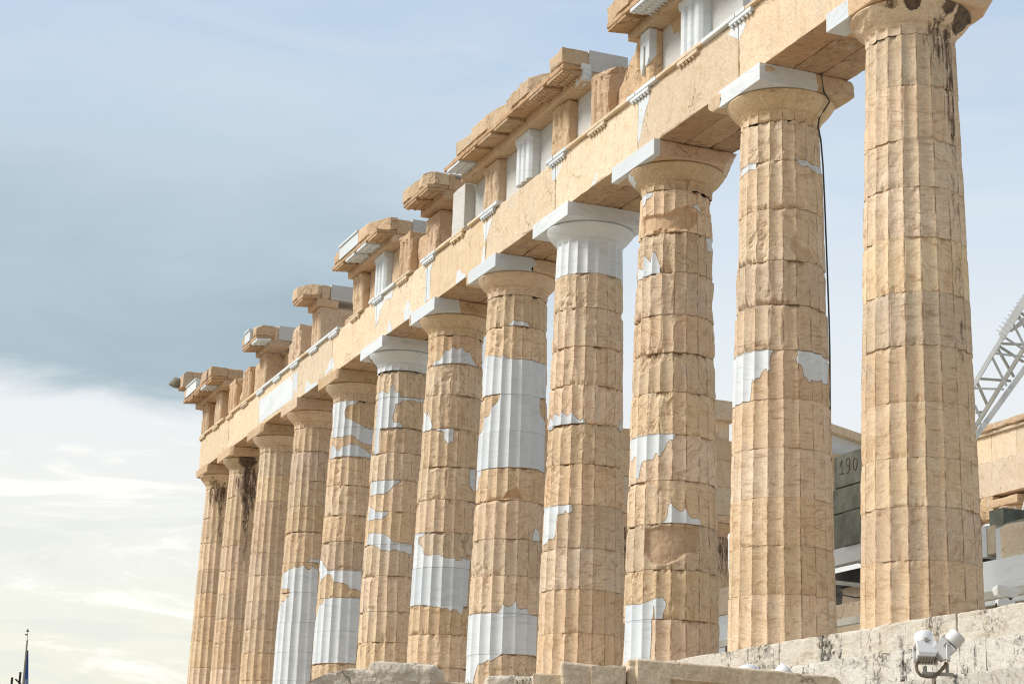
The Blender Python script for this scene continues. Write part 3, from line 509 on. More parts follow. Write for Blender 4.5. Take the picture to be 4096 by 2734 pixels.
def build_column(i):
    x = colx(i)
    root = thing('fluted_column', COLLAB[i], 'column', (x, 0, cz(x)), 'columns of the long colonnade')
    NTH, dzr = {1: (400, .02), 2: (400, .02), 3: (360, .022), 4: (320, .024), 5: (280, .026), 6: (280, .03)}.get(i, (220, .036) if i < 10 else (200, .045))
    js = sorted(JOINTS[i]); js = [j for j in js if j < 9.7]
    if i == 4: js.append(9.57)
    js[-1] = 9.57; js = [0.0]+js
    if js[1] < .5: js.pop(1)
    while js[1] > 1.5: js.insert(1, js[1]-.88)
    rng = random.Random(i*77)
    dth = 360/NTH
    for k in range(len(js)-1):
        z0, z1 = js[k], js[k+1]
        ws = .003+.006*wear(i, z0); sh = np.array([rng.uniform(-ws, ws), rng.uniform(-ws, ws), 0])
        if i == 4 and k == len(js)-2:
            zz = np.concatenate([[z0+.004], np.linspace(z0+.002, z1, int((z1-z0)/.03))])
            th = np.linspace(0, 360, NTH, endpoint=False)-210.0; TH, Z = np.meshgrid(th, zz); r = clean_r(TH, Z)+.004; r[0] -= .2
            mk('drum', pol(r, TH, Z), grid_faces(len(zz), NTH, True), MAT['new'], root, label='all-white new marble drum'); continue
        TH, Z, r, at = stone_rings(i, z0, z1, NTH, dzr, i*100+k*7)
        d = mk('drum', (pol(r, TH, Z)+sh), grid_faces(TH.shape[0], NTH, True), MAT['drum'], root, at)
        add_patches(i, z0, z1, dth, dzr, d, sh)
    # capital: fluted neck, annulets and echinus
    white = i in CAPW
    prof = [(9.572, None), (9.60, None), (9.64, None), (9.68, None), (9.71, None), (9.728, None), (9.742, .744), (9.75, .752), (9.756, .747), (9.764, .757), (9.770, .752), (9.778, .763), (9.784, .757), (9.792, .768), (9.80, .768)]
    for q in np.linspace(0, 1, 14)[1:]:
        z = 9.80+q*.255; prof.append((z, .768+.222*(q**.93)+.012*math.sin(math.pi*q)))
    prof += [(10.075, .985), (10.09, .968), (10.098, .93)]
    zz = np.array([p[0] for p in prof]); th = np.linspace(0, 360, NTH, endpoint=False)-210.0
    TH, Z = np.meshgrid(th, zz); r = np.zeros(TH.shape)
    for a, (z, q) in enumerate(prof):
        if q is None: r[a] = clean_r(th, z, float(np.clip((9.735-z)/.03, 0, 1)))
        else: r[a] = q
    P = pol(r, TH, Z)+i*9.1
    at = dict(arris=np.where(Z < 9.73, 1-2*np.minimum(flute_t(TH), 1-flute_t(TH)), 0), dz=np.where(Z < 9.6, Z-9.57, 1.0), pd=np.ones(Z.shape), chip=np.zeros(Z.shape), soot=soot_field(i, TH, Z))
    if not white:
        r = r+(vn(P, 3, i, 3)-.5)*.016+(vn(P, 12, i+1, 3)-.5)*.006
        r = r-np.clip((vn(P, 2.2, i+2, 4)-.62)*.5, 0, .05)*(Z < 10.02)
        r[0] -= np.clip((vn(P[0], 3.2, i+4, 3)-.45)*.2, 0, .04)
    mk('echinus', pol(r, TH, Z), grid_faces(len(zz), NTH, True), MAT['new'] if white else MAT['cap'], root, at, label='new white marble echinus' if white else None)
    # abacus
    hw = .995; res = .035 if i < 7 else .06
    cuts = {1: [(.5, 1, -.7, .9, .93, 10.2, .04), (1, .6, 0, .97, .9, 10.3, .03)], 2: [(0, 1, .8, 0, .93, 10.40, .04), (-.6, 0, -1, -.9, -1, 10.16, .04)], 3: [(.6, 1, -.9, .9, .72, 10.22, .06), (0, 1, .9, 0, .88, 10.40, .04)],
            5: [(1, 1, 0, .95, .9, 10.2, .04)], 6: [(1, 1, -.3, .9, .9, 10.2, .05)], 8: [(1, -1, .1, .97, -.93, 10.3, .03)], 9: [(-1, -1, -.2, -.95, -.96, 10.2, .02)], 10: [(1, -1, .3, .93, -.93, 10.38, .04)], 11: [(1, -1, 0, .94, -.94, 10.3, .04)], 12: [(-1, -.2, -.9, -.92, 0, 10.18, .03)]}.get(i, [])
    if i in (4, 7):
        stone_box('abacus', (-hw, -hw, 10.10), (hw, hw, 10.428), MAT['new'], root, res=.1, rnd=(.004, .006), rough=.0, label='new white marble abacus')
        rep = None
    else: rep = 1
    if rep: ab = stone_box('abacus', (-hw, -hw, 10.10), (hw, hw, 10.428), MAT['capb'], root, res=res, rnd=(.012, .07 if i != 9 else .02), rough=.008, seed=i*5, cuts=cuts)
    # white corner repairs wrapped round the abacus: (x0, x1, y1) in local metres
    if rep: rep = {1: (-1.0, -.30, -.62), 2: (-.55, 1.0, .16), 3: (-1.0, 1.0, -.86), 5: (-.80, 1.0, .02), 6: (-.9, 1.0, -.30), 12: None}.get(i)
    if rep:
        x0, x1, y1 = rep
        g = .004
        def wob(W, x0=x0, x1=x1, y1=y1, i=i):
            m = W[:, 1] > y1-.02; W[m, 1] += (vn(W[m]*np.array([1, 0, 1]), 5, i, 3)-.5)*.28*(1 if i in (2, 5, 6) else .1)
            if x0 > -.99:
                m = W[:, 0] < x0+.02; W[m, 0] += (vn(W[m]*np.array([0, 1, 1]), 6, i+3, 3)-.5)*.30
            return W
        V, F = worn_box((x0 if x0 > -.99 else -hw-g, -hw-g, 10.10-g), (x1 if x1 < .9 else hw+g, y1, 10.428+.001), res=.04, rnd=(.003, .004), rough=0, seed=i, post=wob)
        mk('marble_patch', V, F, MAT['new'], ab)
    ec = {3: (-170, -98, 'new'), 7: (-150, -100, 'cap')}.get(i)
    if ec:
        tt = np.linspace(ec[0], ec[1], 60); m_ = (zz > (9.84 if i == 3 else 9.60)); TH2, Z2 = np.meshgrid(tt, zz[m_]); r2 = np.interp(Z2, zz[m_], r[m_][:, 0] if i == 7 else np.array([q if q else .745 for q in [p[1] for p in prof]])[m_])+.004
        TH2 = TH2+(vn(np.stack([Z2*3, Z2, Z2], -1), 4, 2, 3)-.5)*22*(TH2 > ec[1]-8)
        mk('marble_patch' if i == 3 else 'stone_patch', pol(r2, TH2, Z2), grid_faces(TH2.shape[0], 60), MAT[ec[2]], root)
    return root
for i in range(1, 13): build_column(i)

# ---------------------------------------------------------------- architrave: one block per bay, three beams deep
ZA0, ZA1 = 10.432, 11.70
BLAB = ['rightmost beam block in view, above the soot-stained column', 'second beam block from the right, cream marble with two hairline cracks',
        'third beam block from the right with a jagged white strip at its joint', 'fourth beam block from the right, its top moulding broken away',
        'fifth beam block from the right with a slim white wedge low down', 'beam block left of the fully white capital, white strip running down its joint',
        'seventh beam block from the right, patched white at both ends', 'eighth beam block from the right, chipped lower edge beside a tan capital',
        'beam block with a white triangular repair next to the all-white block', 'beam block faced entirely in new white marble',
        'plain pinkish beam block just left of the white-faced one', 'last beam block on the far left corner, plain tan']
bounds = [0.0]+[colx(i) for i in range(2, 12)]+[-47.40]
def arch_surface(zoff): return lambda U, V, d: np.stack([U, -.885-.004+d+0*U, V+cz(U)], -1)
for b in range(len(bounds)-1):
    x1, x0 = bounds[b]-.011, bounds[b+1]+.011
    xm = (x0+x1)/2
    full_white = b == 9
    lab = BLAB[b if b < 9 else b] if b < len(BLAB) else None
    root = thing('architrave_block', lab, 'beam block', (xm, 0, ZA0+cz(xm)), 'architrave blocks over the columns')
    org = (xm, 0, ZA0+cz(xm))
    def curve(W): W[:, 2] += cz(W[:, 0]); return W
    rres = .05 if b < 4 else (.08 if b < 7 else .11)
    for y0, y1, s in ((-.885, -.30, 0), (-.292, .29, 1), (.298, .885, 2)):
        r = rres if s == 0 else rres*1.4
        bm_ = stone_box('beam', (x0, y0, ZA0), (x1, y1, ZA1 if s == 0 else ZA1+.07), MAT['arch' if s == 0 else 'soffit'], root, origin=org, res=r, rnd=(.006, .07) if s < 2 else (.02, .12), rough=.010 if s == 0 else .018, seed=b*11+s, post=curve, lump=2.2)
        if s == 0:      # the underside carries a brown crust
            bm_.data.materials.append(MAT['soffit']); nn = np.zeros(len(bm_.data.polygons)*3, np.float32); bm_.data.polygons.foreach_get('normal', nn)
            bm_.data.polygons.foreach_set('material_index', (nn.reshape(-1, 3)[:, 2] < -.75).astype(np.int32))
    for poly in ARCH_PATCHES:
        us_ = [p[0] for p in poly]
        if max(us_) < x0 or min(us_) > x1: continue
        res = patch_surface([(p[0], min(p[1], ZA1-.01)) for p in poly], x0+.004, x1-.004, ZA0+.002, ZA1-.005, .03, .03, arch_surface(0), 1.0, .03)
        if res is None: continue
        V, F = res
        if len(F) > 8: mk('marble_patch', V-np.array(org), F, MAT['new'], root)
    # moulding along the top edge (taenia) in old and new stretches, gaps where it is lost
    TA = [(2.0, -3.91, 0), (-3.91, -5.66, 1), (-5.66, -7.62, 0), (-7.62, -8.99, 1), (-8.99, -12.13, 0), (-12.13, -13.29, 1), (-16.30, -17.55, 1), (-17.55, -18.32, 0), (-18.66, -20.70, 0), (-20.70, -21.86, 1),
          (-22.70, -24.04, 0), (-24.04, -26.30, 1), (-26.92, -28.20, 0), (-29.35, -32.68, 1), (-32.68, -33.41, 0), (-33.41, -39.01, 1), (-39.01, -42.64, 0), (-43.6, -47.47, 0)]
    for xa, xb, wh in TA:
        a0, a1 = max(xb, x0), min(xa, x1)
        if a1-a0 < .12: continue
        V, F = worn_box((a0+.004, -.975, ZA1+.004), (a1-.004, -.30, 11.785), res=.2 if wh else .05, rnd=(.003, .004) if wh else (.006, .045), rough=0 if wh else .006, seed=int(abs(a0)*9), lump=3, post=curve)
        mk('moulding', V-np.array(org), F, MAT['new' if wh else 'arch'], root)
    REG = {2: 1, 3: 0, 4: 1, 5: 0, 6: 1, 8: 1, 9: 0, 10: 1, 11: 0, 12: 1, 13: 0, 14: 1, 15: 1, 16: 1, 17: 1, 18: 1, 19: 0, 20: 0, 21: 0, 22: 0}
    for k, wh in REG.items():
        xc = -k*S/2+.17
        if k == 22: xc = -46.95
        if not (x0 <= xc < x1): continue
        m = MB(); zc = cz(xc); m.box((xc-.42, -.962, 11.625+zc), (xc+.42, -.88, ZA1+.002+zc))
        rr = random.Random(k)
        for q in range(6):
            if wh == 0 and rr.random() < .22: continue
            gx = xc-.35+q*.14; m.lathe([(.028, 0), (.034, -.045), (.030, -.05)], 10, org=(gx, -.922, 11.625+zc))
        m.build('guttae_strip', MAT['new' if wh else 'arch'], root, off=org)

# ---------------------------------------------------------------- frieze: triglyphs, metopes, backers
ZF0, ZF1 = 11.79, 12.975
def curve_(W): W[:, 2] += cz(W[:, 0]); return W
def make_triglyph(k, xc, kind, lab, ero=0.0, depth=.62, zt=ZF1, cuts=()):
    """kind: 'old', 'new', 'plain'"""
    zc = cz(xc); root = thing('triglyph_block', lab, 'frieze block', (xc, -.6, ZF0+zc), 'grooved blocks of the frieze'); org = (xc, -.6, ZF0+zc)
    yf = -.93; hw = .44
    def post(W):
        if kind != 'plain':
            dx = W[:, 0]-xc; front = W[:, 1] < yf+.10
            g = np.zeros(len(W))
            for c0, wd in ((-.145, .075), (.145, .075), (-.44, .07), (.44, .07)):
                g = np.maximum(g, .085*np.clip(1-np.abs(dx-c0)/wd, 0, 1))
            top = sst(ZF1-.17, ZF1-.19, W[:, 2])*1.0 if False else (W[:, 2] < ZF1-.19)
            k_ = g*top
            if ero: k_ = k_*(1-ero*sst(.35, .65, vn(W, 3, k, 3)))
            W[:, 1] += np.where(front, k_*np.clip(1-(W[:, 1]-yf)/.10, 0, 1), 0)
            if ero: W[:, 1] += np.where(front, ero*np.clip((vn(W, 2.4, k+5, 4)-.45)*.45, 0, .10)*np.clip(1-(W[:, 1]-yf)/.14, 0, 1), 0)
            cap = (W[:, 2] > ZF1-.13) & (W[:, 1] < yf+.004) & (ero < .5); W[cap, 1] -= .018
        return curve_(W)
    near = k < 13
    stone_box('body', (xc-hw, yf, ZF0), (xc+hw, yf+depth, zt), MAT['new' if kind == 'new' else ('newrough' if kind == 'plain' else 'frieze')], root, origin=org,
              res=.028 if near else .05, rnd=(.004, .006) if kind == 'new' else ((.01, .02) if kind == 'plain' else (.01, .06+.1*ero)), rough=0 if kind == 'new' else .012, seed=k*3, post=post, cuts=cuts)
    return root, org
TR = [(3, 'new', 'crisp new white triglyph beside the rough white panel at the top right', 0, .45),
      (4, 'old', 'broken tan triglyph with a white notched repair under the top cornice fragment', .5, .62),
      (5, 'old', 'tan triglyph with a rubbed face standing right of the longest cornice run', .55, .55),
      (6, 'old', 'tan triglyph with ragged right edge below the dark hollow in the cornice', .6, .62),
      (7, 'new', 'bright white triglyph in the middle of the longest cornice run', 0, .5),
      (8, 'old', 'tan triglyph under the left end of the longest cornice run', .35, .62),
      (9, 'plain', 'plain rough white block without grooves, right of a short cornice stub', 0, .85),
      (10, 'old', 'badly eroded lumpy tan triglyph below the short cornice stub', .9, .55),
      (11, 'old', 'tan triglyph standing free right of the cornice fragment with a white face', .4, .8),
      (12, 'new', 'new white triglyph under the cornice fragment with a white face', 0, .45),
      (13, 'old', 'dark stained tan triglyph left of a white one', .5, .62),
      (15, 'old', 'deep tan block with two slots above the taenia, below a small cornice end', .3, 1.35),
      (16, 'old', 'narrow eroded triglyph leaning against a gap, left of the slotted block', .8, .6),
      (18, 'old', 'tan triglyph below the cornice fragment with a white rough tail', .7, .75),
      (19, 'old', 'squared tan triglyph right of the carved panels', .25, .65),
      (20, 'old', 'tan triglyph between two weathered carved panels', .3, .45),
      (21, 'old', 'tan triglyph beneath the far corner cornice', .3, .45),
      (22, 'old', 'corner triglyph at the far left end of the frieze', .3, .9)]
for k, kind, lab, ero, dep in TR:
    xc = -k*S/2+.20
    if k == 16: xc -= .15
    if k >= 19: xc = -40.56-(k-19)*2.13
    cuts = {4: [(-1, 0, .6, xc-.42, -.9, 12.5, .06)], 5: [(.3, -.9, 1, xc, -.9, 12.93, .05)], 10: [(0, -1, 1.2, xc, -.88, 12.85, .07)], 13: [(1, 0, .8, xc+.4, 0, 12.9, .04)], 16: [(-1, 0, .5, xc-.36, 0, 12.7, .06)]}.get(k, [])
    root, org = make_triglyph(k, xc, kind, lab, ero, dep, cuts=cuts)
    if k == 4:      # white notched repair
        m = MB(); zc = cz(xc); z1 = ZF1+zc
        pts = [(.02, z1-.02), (.44, z1-.02), (.44, z1-.62), (.36, z1-.78), (.26, z1-.80), (.26, z1-.34), (.17, z1-.34), (.17, z1-.70), (.09, z1-.95), (.02, z1-.70)]
        m.prism([(xc+a, b) for a, b in pts], -.965, -.80)
        m.build('marble_patch', MAT['new'], root, off=org)
def slab(kind, name, cat, lab, x0, x1, y0, y1, z0, z1, mat, seed, group=None, res=.06, rnd=(.01, .05), rough=.015, cuts=(), relief=None):
    xm = (x0+x1)/2; org = (xm, (y0+y1)/2, z0+cz(xm))
    root = thing(name, lab, cat, org, group)
    def post(W):
        if relief is not None: W = relief(W)
        return curve_(W)
    o = stone_box('body', (x0, y0, z0), (x1, y1, z1), MAT[mat], None, origin=org, res=res, rnd=rnd, rough=rough, seed=seed, cuts=cuts, post=post)
    # a single mesh needs no empty
    bpy.data.objects.remove(root); o.name = name; o.location = org; tag(o, lab, cat, group)
    return o
GM = 'panels between the triglyphs'
def tl(k):  # x of triglyph centre
    return -40.56-(k-19)*2.13 if k >= 19 else -k*S/2+.20
def metope(ka, kb, lab, mat, yf=-.66, th=.16, zt=ZF1, **kw):
    x1 = tl(ka)-.445; x0 = tl(kb)+.445
    return slab('m', 'metope_panel', 'frieze panel', lab, x0, x1, yf, yf+th, ZF0, zt, mat, ka*13+1, GM, **kw)
metope(2, 3, 'large rough white panel right of the new triglyph, at the top edge', 'newrough', res=.08, rnd=(.006, .008), rough=.004)
mp = metope(3, 4, 'white panel with a tan upper corner, left of the new triglyph', 'newrough', res=.06, rnd=(.006, .01), rough=.004)
us0 = tl(4)+.445; us1 = tl(3)-.445
res = patch_surface([(us1, 12.99), (us1, 12.35), (us1-.12, 12.27), (us1-.3, 12.33), (us1-.42, 12.30), (us1-.45, 12.55), (us1-.62, 12.68), (us1-.72, 12.66), (us1-.9, 12.99)], us0, us1, ZF0, ZF1, .03, .03,
                    lambda U, V, d: np.stack([U, -.675+d+(vn(np.stack([U, V, V], -1), 6, 3, 3)-.5)*.03*(1-d*20), V+cz(U)], -1), 1.0, .03)
if res: mk('stone_patch', res[0]-np.array(mp.location), res[1], MAT['frieze'], mp)
metope(4, 5, 'eroded tan slab with sloping top between two rubbed triglyphs', 'frieze', res=.05, rnd=(.03, .12), rough=.03, th=.2, cuts=[(-.9, 0, 1, -9.6, 0, 12.75, .07)])
metope(5, 6, 'white panel left of the tan triglyph with rubbed face', 'newrough', rnd=(.006, .01), rough=.004)
metope(6, 7, 'white panel between the ragged triglyph and the bright white triglyph', 'newrough', rnd=(.006, .01), rough=.004)
metope(7, 8, 'white panel left of the bright white triglyph', 'newrough', rnd=(.006, .01), rough=.004)
metope(8, 9, 'smooth white panel with a square tan corner left of the longest cornice', 'newrough', rnd=(.006, .01), rough=.004)
metope(10, 11, 'stone and mortar panel behind the eroded lumpy triglyph', 'frieze', rnd=(.02, .08), rough=.03, zt=12.75)
metope(11, 12, 'tan broken panel right of the new white triglyph at the white-faced cornice', 'frieze', rnd=(.02, .1), rough=.03, yf=-.70)
metope(12, 13, 'tan panel left of the new white triglyph at the white-faced cornice', 'frieze', rnd=(.02, .1), rough=.03)
slab('m', 'frieze_stone', 'frieze block', 'rough lumpy tan stone set back between eroded triglyphs', tl(17)-.35, tl(17)+.75, -.50, .10, ZF0, ZF1-.02, 'frieze', 5, None, .06, (.05, .16), .05)
metope(18, 19, 'eroded tan panel left of the narrow triglyph over the white-faced beam', 'frieze', rnd=(.02, .1), rough=.03, yf=-.74)
def relief(seed):
    def f(W):
        m = W[:, 1] < -.5
        fig = sst(.50, .62, vn(W, (2.2, .1, 1.3), seed, 3, .55))
        W[m, 1] -= fig[m]*.16
        return W
    return f
metope(19, 20, 'weathered carved panel in grey tan stone, rightmost of three reliefs', 'frieze', rough=.02, relief=relief(3))
metope(20, 21, 'weathered carved panel, middle one of three reliefs near the corner', 'frieze', rough=.02, relief=relief(9), yf=-.62)
metope(21, 22, 'weathered carved panel with a standing figure nearest the far corner', 'frieze', rough=.02, relief=relief(14), yf=-.60)
# small blocks on top of the beams behind the frieze
slab('b', 'backing_block', 'frieze block', 'low tan stone fragments on the frieze left of the slotted block', tl(14)-.2, tl(14)+.5, -.55, .1, ZF0, ZF0+.42, 'frieze', 71, None, .06, (.05, .15), .04)
slab('b', 'backing_block', 'frieze block', 'broken tan stones above the carved panels at the far end', tl(19)-2.0, tl(18)-.4, -.45, .5, ZF0, ZF1+.35, 'frieze', 72, None, .08, (.05, .2), .04, cuts=[(.3, 0, 1, tl(19)-1.2, 0, 13.25, .08)])
for n_, (xa, xb) in enumerate([(-18.2, -11.6), (-21.7, -20.3), (-28.0, -24.4), (-32.4, -31.7), (-38.6, -37.2), (-47.0, -44.2)]):
    slab('b', 'backing_wall', 'backing stones', ['white backing stones hidden behind the longest cornice run', 'backing stone behind the short cornice stub', 'backing stones behind the cornice with a white face', 'backing stone behind the small cornice end',
         'backing stone behind the cornice with white rough tail', 'backing stones behind the far corner cornice'][n_], xa, xb, -.28, .70, ZF0, ZF1-.01, 'newrough' if n_ < 2 else 'frieze', 80+n_, None, .12, (.01, .05), .02)

# ---------------------------------------------------------------- cornice (geison) runs
def geison(name, lab, x0, x1, seed, white_face=None, tail=None, tailmat='newrough', old_tail=0.0, mut=None, topcut=(), via=None, zt=13.68):
    xm = (x0+x1)/2; zc = cz(xm); org = (xm, -1.0, ZF1+zc)
    root = thing('cornice_block', lab, 'cornice', org, 'surviving cornice pieces on top of the frieze')
    def tiltb(W):   # soffit slopes down to the nose
        m = np.clip((-W[:, 1]-1.0)/.55, 0, 1.2); low = np.clip((13.40-W[:, 2])/.2, 0, 1); W[:, 2] -= m*low*.055
        return curve_(W)
    segs = []; rr = random.Random(seed)
    parts_ = [(x0, x1)] if not white_face else [(x0, white_face[0]), (white_face[0], white_face[1]), (white_face[1], x1)]
    for pa, pb in parts_:
        a = pa
        while a < pb-.05:
            L = rr.uniform(1.0, 2.1); b = a+L
            if pb-b < .5 or (white_face and pa == white_face[0]): b = pb
            segs.append((a, b)); a = b
    for n, (a, b) in enumerate(segs):
        w = white_face and white_face[0] <= (a+b)/2 <= white_face[1]
        zt_ = zt if w else zt-.02+rr.uniform(-.03, .02)
        endc = [] if w else [(rr.uniform(-.5, .5), -.8, 1.3, (a+b)/2, -1.56, zt_-.03, .05), (rr.uniform(-1, 1), -1, -.1, (a+b)/2, -1.555, 13.5, .035)]
        stone_box('corona', (a+.003, -1.56, 13.31), (b-.003, -.92, zt_), MAT['new' if w else 'frieze'], root, origin=org, res=.045 if seed < 4 else .065, rnd=(.004, .006) if w else (.008, .11), rough=0 if w else .018, cuts=endc,
                  seed=seed*17+n, post=tiltb, lump=3.0, label='white new face piece' if w else None)
        if w:
            m = MB(); m.box((a, -1.60, zt+zc-.03), (b, -1.50, zt+zc+.025)); m.build('edge_strip', MAT['new'], root, off=org)
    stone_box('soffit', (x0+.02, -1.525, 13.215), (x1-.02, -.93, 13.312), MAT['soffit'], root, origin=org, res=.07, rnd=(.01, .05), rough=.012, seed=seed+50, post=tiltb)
    # mutules: flat plates with rows of pegs
    k = 0; xs = []
    q = math.ceil((-(x1-.2)-.2)/(S/4)); 
    while True:
        c = -q*S/4+.2
        if c < x0+.1: break
        if c < x1-.1: xs.append((q, c))
        q += 1
    for q, c in xs:
        w = mut and q in mut
        a, b = max(c-.43, x0+.02), min(c+.43, x1-.02)
        if via and via[0] < c < via[1]: continue
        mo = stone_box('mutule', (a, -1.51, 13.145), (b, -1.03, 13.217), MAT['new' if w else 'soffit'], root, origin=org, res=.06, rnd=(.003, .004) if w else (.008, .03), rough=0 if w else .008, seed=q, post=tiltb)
        if w or rr.random() < .3:
            for r_ in range(3):
                for s_ in range(6):
                    gx = a+.08+s_*(b-a-.16)/5; gy = -1.45+r_*.19
                    m = MB(); m.lathe([(.032, 0), (.034, -.035)], 8, org=(gx-xm, gy+1.0, 13.145-.055*min(1.2, (-gy-1)/.55)-ZF1+cz(gx)-zc))
                    m.build('peg', MAT['new' if w else 'frieze'], mo)
    stone_box('bed_moulding', (x0+.06, -1.045, ZF1+.003), (x1-.06, -.35, 13.22), MAT['frieze'], root, origin=org, res=.06, rnd=(.008, .04), rough=.01, seed=seed+60, post=curve_)
    # tail behind the nose
    ot = old_tail
    if ot: stone_box('tail', (x0+.05, -.925, 13.222), (x1-.012, -.925+ot, zt-.03), MAT['frieze'], root, origin=org, res=.05, rnd=(.02, .09), rough=.02, seed=seed+70, post=curve_)
    if tail:
        stone_box('tail', (x0+.05, -.92+ot, 13.222 if ot else 13.222), (x1-.03, tail, zt+.03), MAT[tailmat], root, origin=org, res=.1, rnd=(.005, .01), rough=.004, seed=seed+71, post=curve_, label='rough white new marble tail')
    return root, org
geison('g', 'cornice run cut by the top edge of the photo, with white mutule and pegs', -8.87, -4.4, 1, mut=[7, 6, 5], tail=.1, old_tail=.3)
g2, o2 = geison('g', 'longest cornice run in the middle of the frieze, with a dark hollow underneath', -18.72, -11.1, 2, mut=[17], tail=.05, old_tail=.02, via=(-14.35, -13.3))
m = MB(); m.box((-11.13, -1.10, 13.22+cz(-11)), (-11.06, -.88, 13.34+cz(-11))); m.box((-11.5, -1.05, 12.98+cz(-11)), (-11.065, -.86, 13.23+cz(-11))); m.build('marble_patch', MAT['new'], g2, off=o2)
geison('g', 'short cornice stub with a small iron plate on its side', -21.85, -19.9, 3, tail=.5, old_tail=.45)
geison('g', 'cornice fragment with a white new marble face at its middle', -28.35, -24.1, 4, white_face=(-27.55, -25.75), mut=[24, 25], tail=.35, old_tail=.45)
geison('g', 'small cornice end with a white strip across its side, fifth from the right', -32.6, -31.42, 5, tail=.7, old_tail=.30)
geison('g', 'cornice fragment with a rough white tail near the far end', -39.05, -37.0, 6, white_face=(-38.6, -37.9), mut=[35], tail=.6, old_tail=.15)
gc, oc = geison('g', 'far corner cornice carrying the lion head spout end', -48.15, -43.5, 7, white_face=(-47.6, -45.9), tail=.0, tailmat='frieze', old_tail=.6, mut=[42])
# iron plate on the stub
m = MB(); m.box((-19.89, -.80, 13.53), (-19.865, -.50, 13.59)); o = m.build('iron_plate', MAT['lampg'], None); tag(o, 'small grey iron plate bolted to the side of the short cornice stub', 'metal plate')
# raking corner block with the lion head
rk = stone_box('raking_cornice_block', (-48.5, -1.72, 13.72), (-47.55, -.95, 14.36), MAT['frieze'], None, res=.06, rnd=(.03, .1), rough=.02, seed=91, origin=(-47.7, -1.1, 13.70), cuts=[(0, -1, 1, -48, -1.62, 14.3, .03)])
rk.location = (-47.7, -1.1, 13.70+cz(-47.7)); tag(rk, 'tan raking corner stone on top of the far corner cornice, behind the lion head', 'corner stone')
def lion():
    V = []; F = []; nu, nv = 28, 20
    for j in range(nv+1):
        ph = math.pi*j/nv
        for i_ in range(nu):
            th = 2*math.pi*i_/nu; d = np.array([math.cos(th)*math.sin(ph), math.sin(th)*math.sin(ph), math.cos(ph)])
            r = .27
            muz = max(0, d@np.array([-.93, -.30, -.22])); r += .20*muz**6
            r -= .07*max(0, d@np.array([-.80, -.30, -.52]))**30*2.2         # open mouth
            r += .03*max(0, d@np.array([-.75, -.2, .6]))**8                 # brow
            r += .04*max(0, d@np.array([-.2, -.5, .85]))**20+.04*max(0, d@np.array([-.2, .5, .85]))**20   # ears
            mane = sst(.0, .6, d[0]+.3); r += .035*float(mane)*math.sin(9*th)*math.sin(7*ph)
            V.append(d*r*np.array([1.0, .86, 1.0]))
    for j in range(nv):
        for i_ in range(nu):
            F.append((j*nu+i_, (j+1)*nu+i_, (j+1)*nu+(i_+1) % nu, j*nu+(i_+1) % nu))
    o = mk('lion_head_spout', V, F, MAT['lion'], None, smooth=True)
    return tag(o, 'grey carved lion head spout jutting from the far left corner of the roof line', 'lion head')
ln = lion(); ln.scale = (.72, .72, .76); ln.location = (-48.2, -1.84, 13.90); ln.rotation_euler = (0, 0, math.radians(38))

# ---------------------------------------------------------------- stepped platform
plat = thing('stepped_platform', 'three pale worn marble steps with black lichen carrying the colonnade', 'steps', (0, 0, 0))
Xe0, Xe1 = -48.3, 21.8
def step_part(z0, z1, y0, y1, seed, nm, cuts=()):
    V_, F_, n0 = [], [], 0; rr = random.Random(seed); x = Xe0; n = 0
    while x < Xe1:
        L = rr.uniform(1.9, 2.6); vis = -6 < x < 9
        zt = z1+rr.uniform(-.006, .006)
        V, F = worn_box((x+.003, y0+rr.uniform(-.012, .012), z0), (min(x+L, Xe1)-.003, y1, zt), res=.045 if vis else .35, rnd=(.01, .09), rough=.016, seed=seed+n, lump=2.2, post=curve_)
        V_.append(V); F_.append(F+n0); n0 += len(V); x += L; n += 1
    mk(nm, np.concatenate(V_), np.concatenate(F_), MAT['step' if z1 == 0 else 'step2'], plat)
step_part(-.53, 0.0, -1.06, .9, 100, 'step')
step_part(-1.06, -.535, -1.76, -.9, 200, 'step')
step_part(-1.62, -1.065, -2.46, -1.5, 300, 'step')
m = MB(); m.box((Xe0, .905, -.6), (Xe1, 29.9, -.03)); m.build('floor_slab', MAT['step'], plat)

# ---------------------------------------------------------------- ground
def terrain():
    xs = np.concatenate([[-1500, -700, -300, -150], np.linspace(-90, 60, 151), [120, 300, 700, 1500]])
    ys = np.concatenate([[-1500, -700, -300, -120, -60], np.linspace(-40, 45, 120), [80, 150, 300, 700, 1500]])
    X, Y = np.meshgrid(xs, ys); Z = np.interp(Y, [-1500, -120, -40, -17, -14, -10.5, -4, 40, 120, 1500], [-60, -22, -6.2, -5.1, -3.9, -2.75, -1.72, -1.72, -12, -60])
    Z = Z+(vn(np.stack([X, Y, X*0], -1), .35, 5, 3)-.5)*.25*(np.abs(X) < 100)-.05
    Z = np.where(np.abs(X) > 100, Z-8, Z)
    inside = (X > -48) & (X < 21) & (Y > -2.2) & (Y < 29); Z = np.where(inside, np.minimum(Z, -1.75), Z)
    o = mk('ground', np.stack([X, Y, Z], -1), grid_faces(len(ys), len(xs)), MAT['ground'], None, smooth=True); tag(o, kind='structure')
terrain()
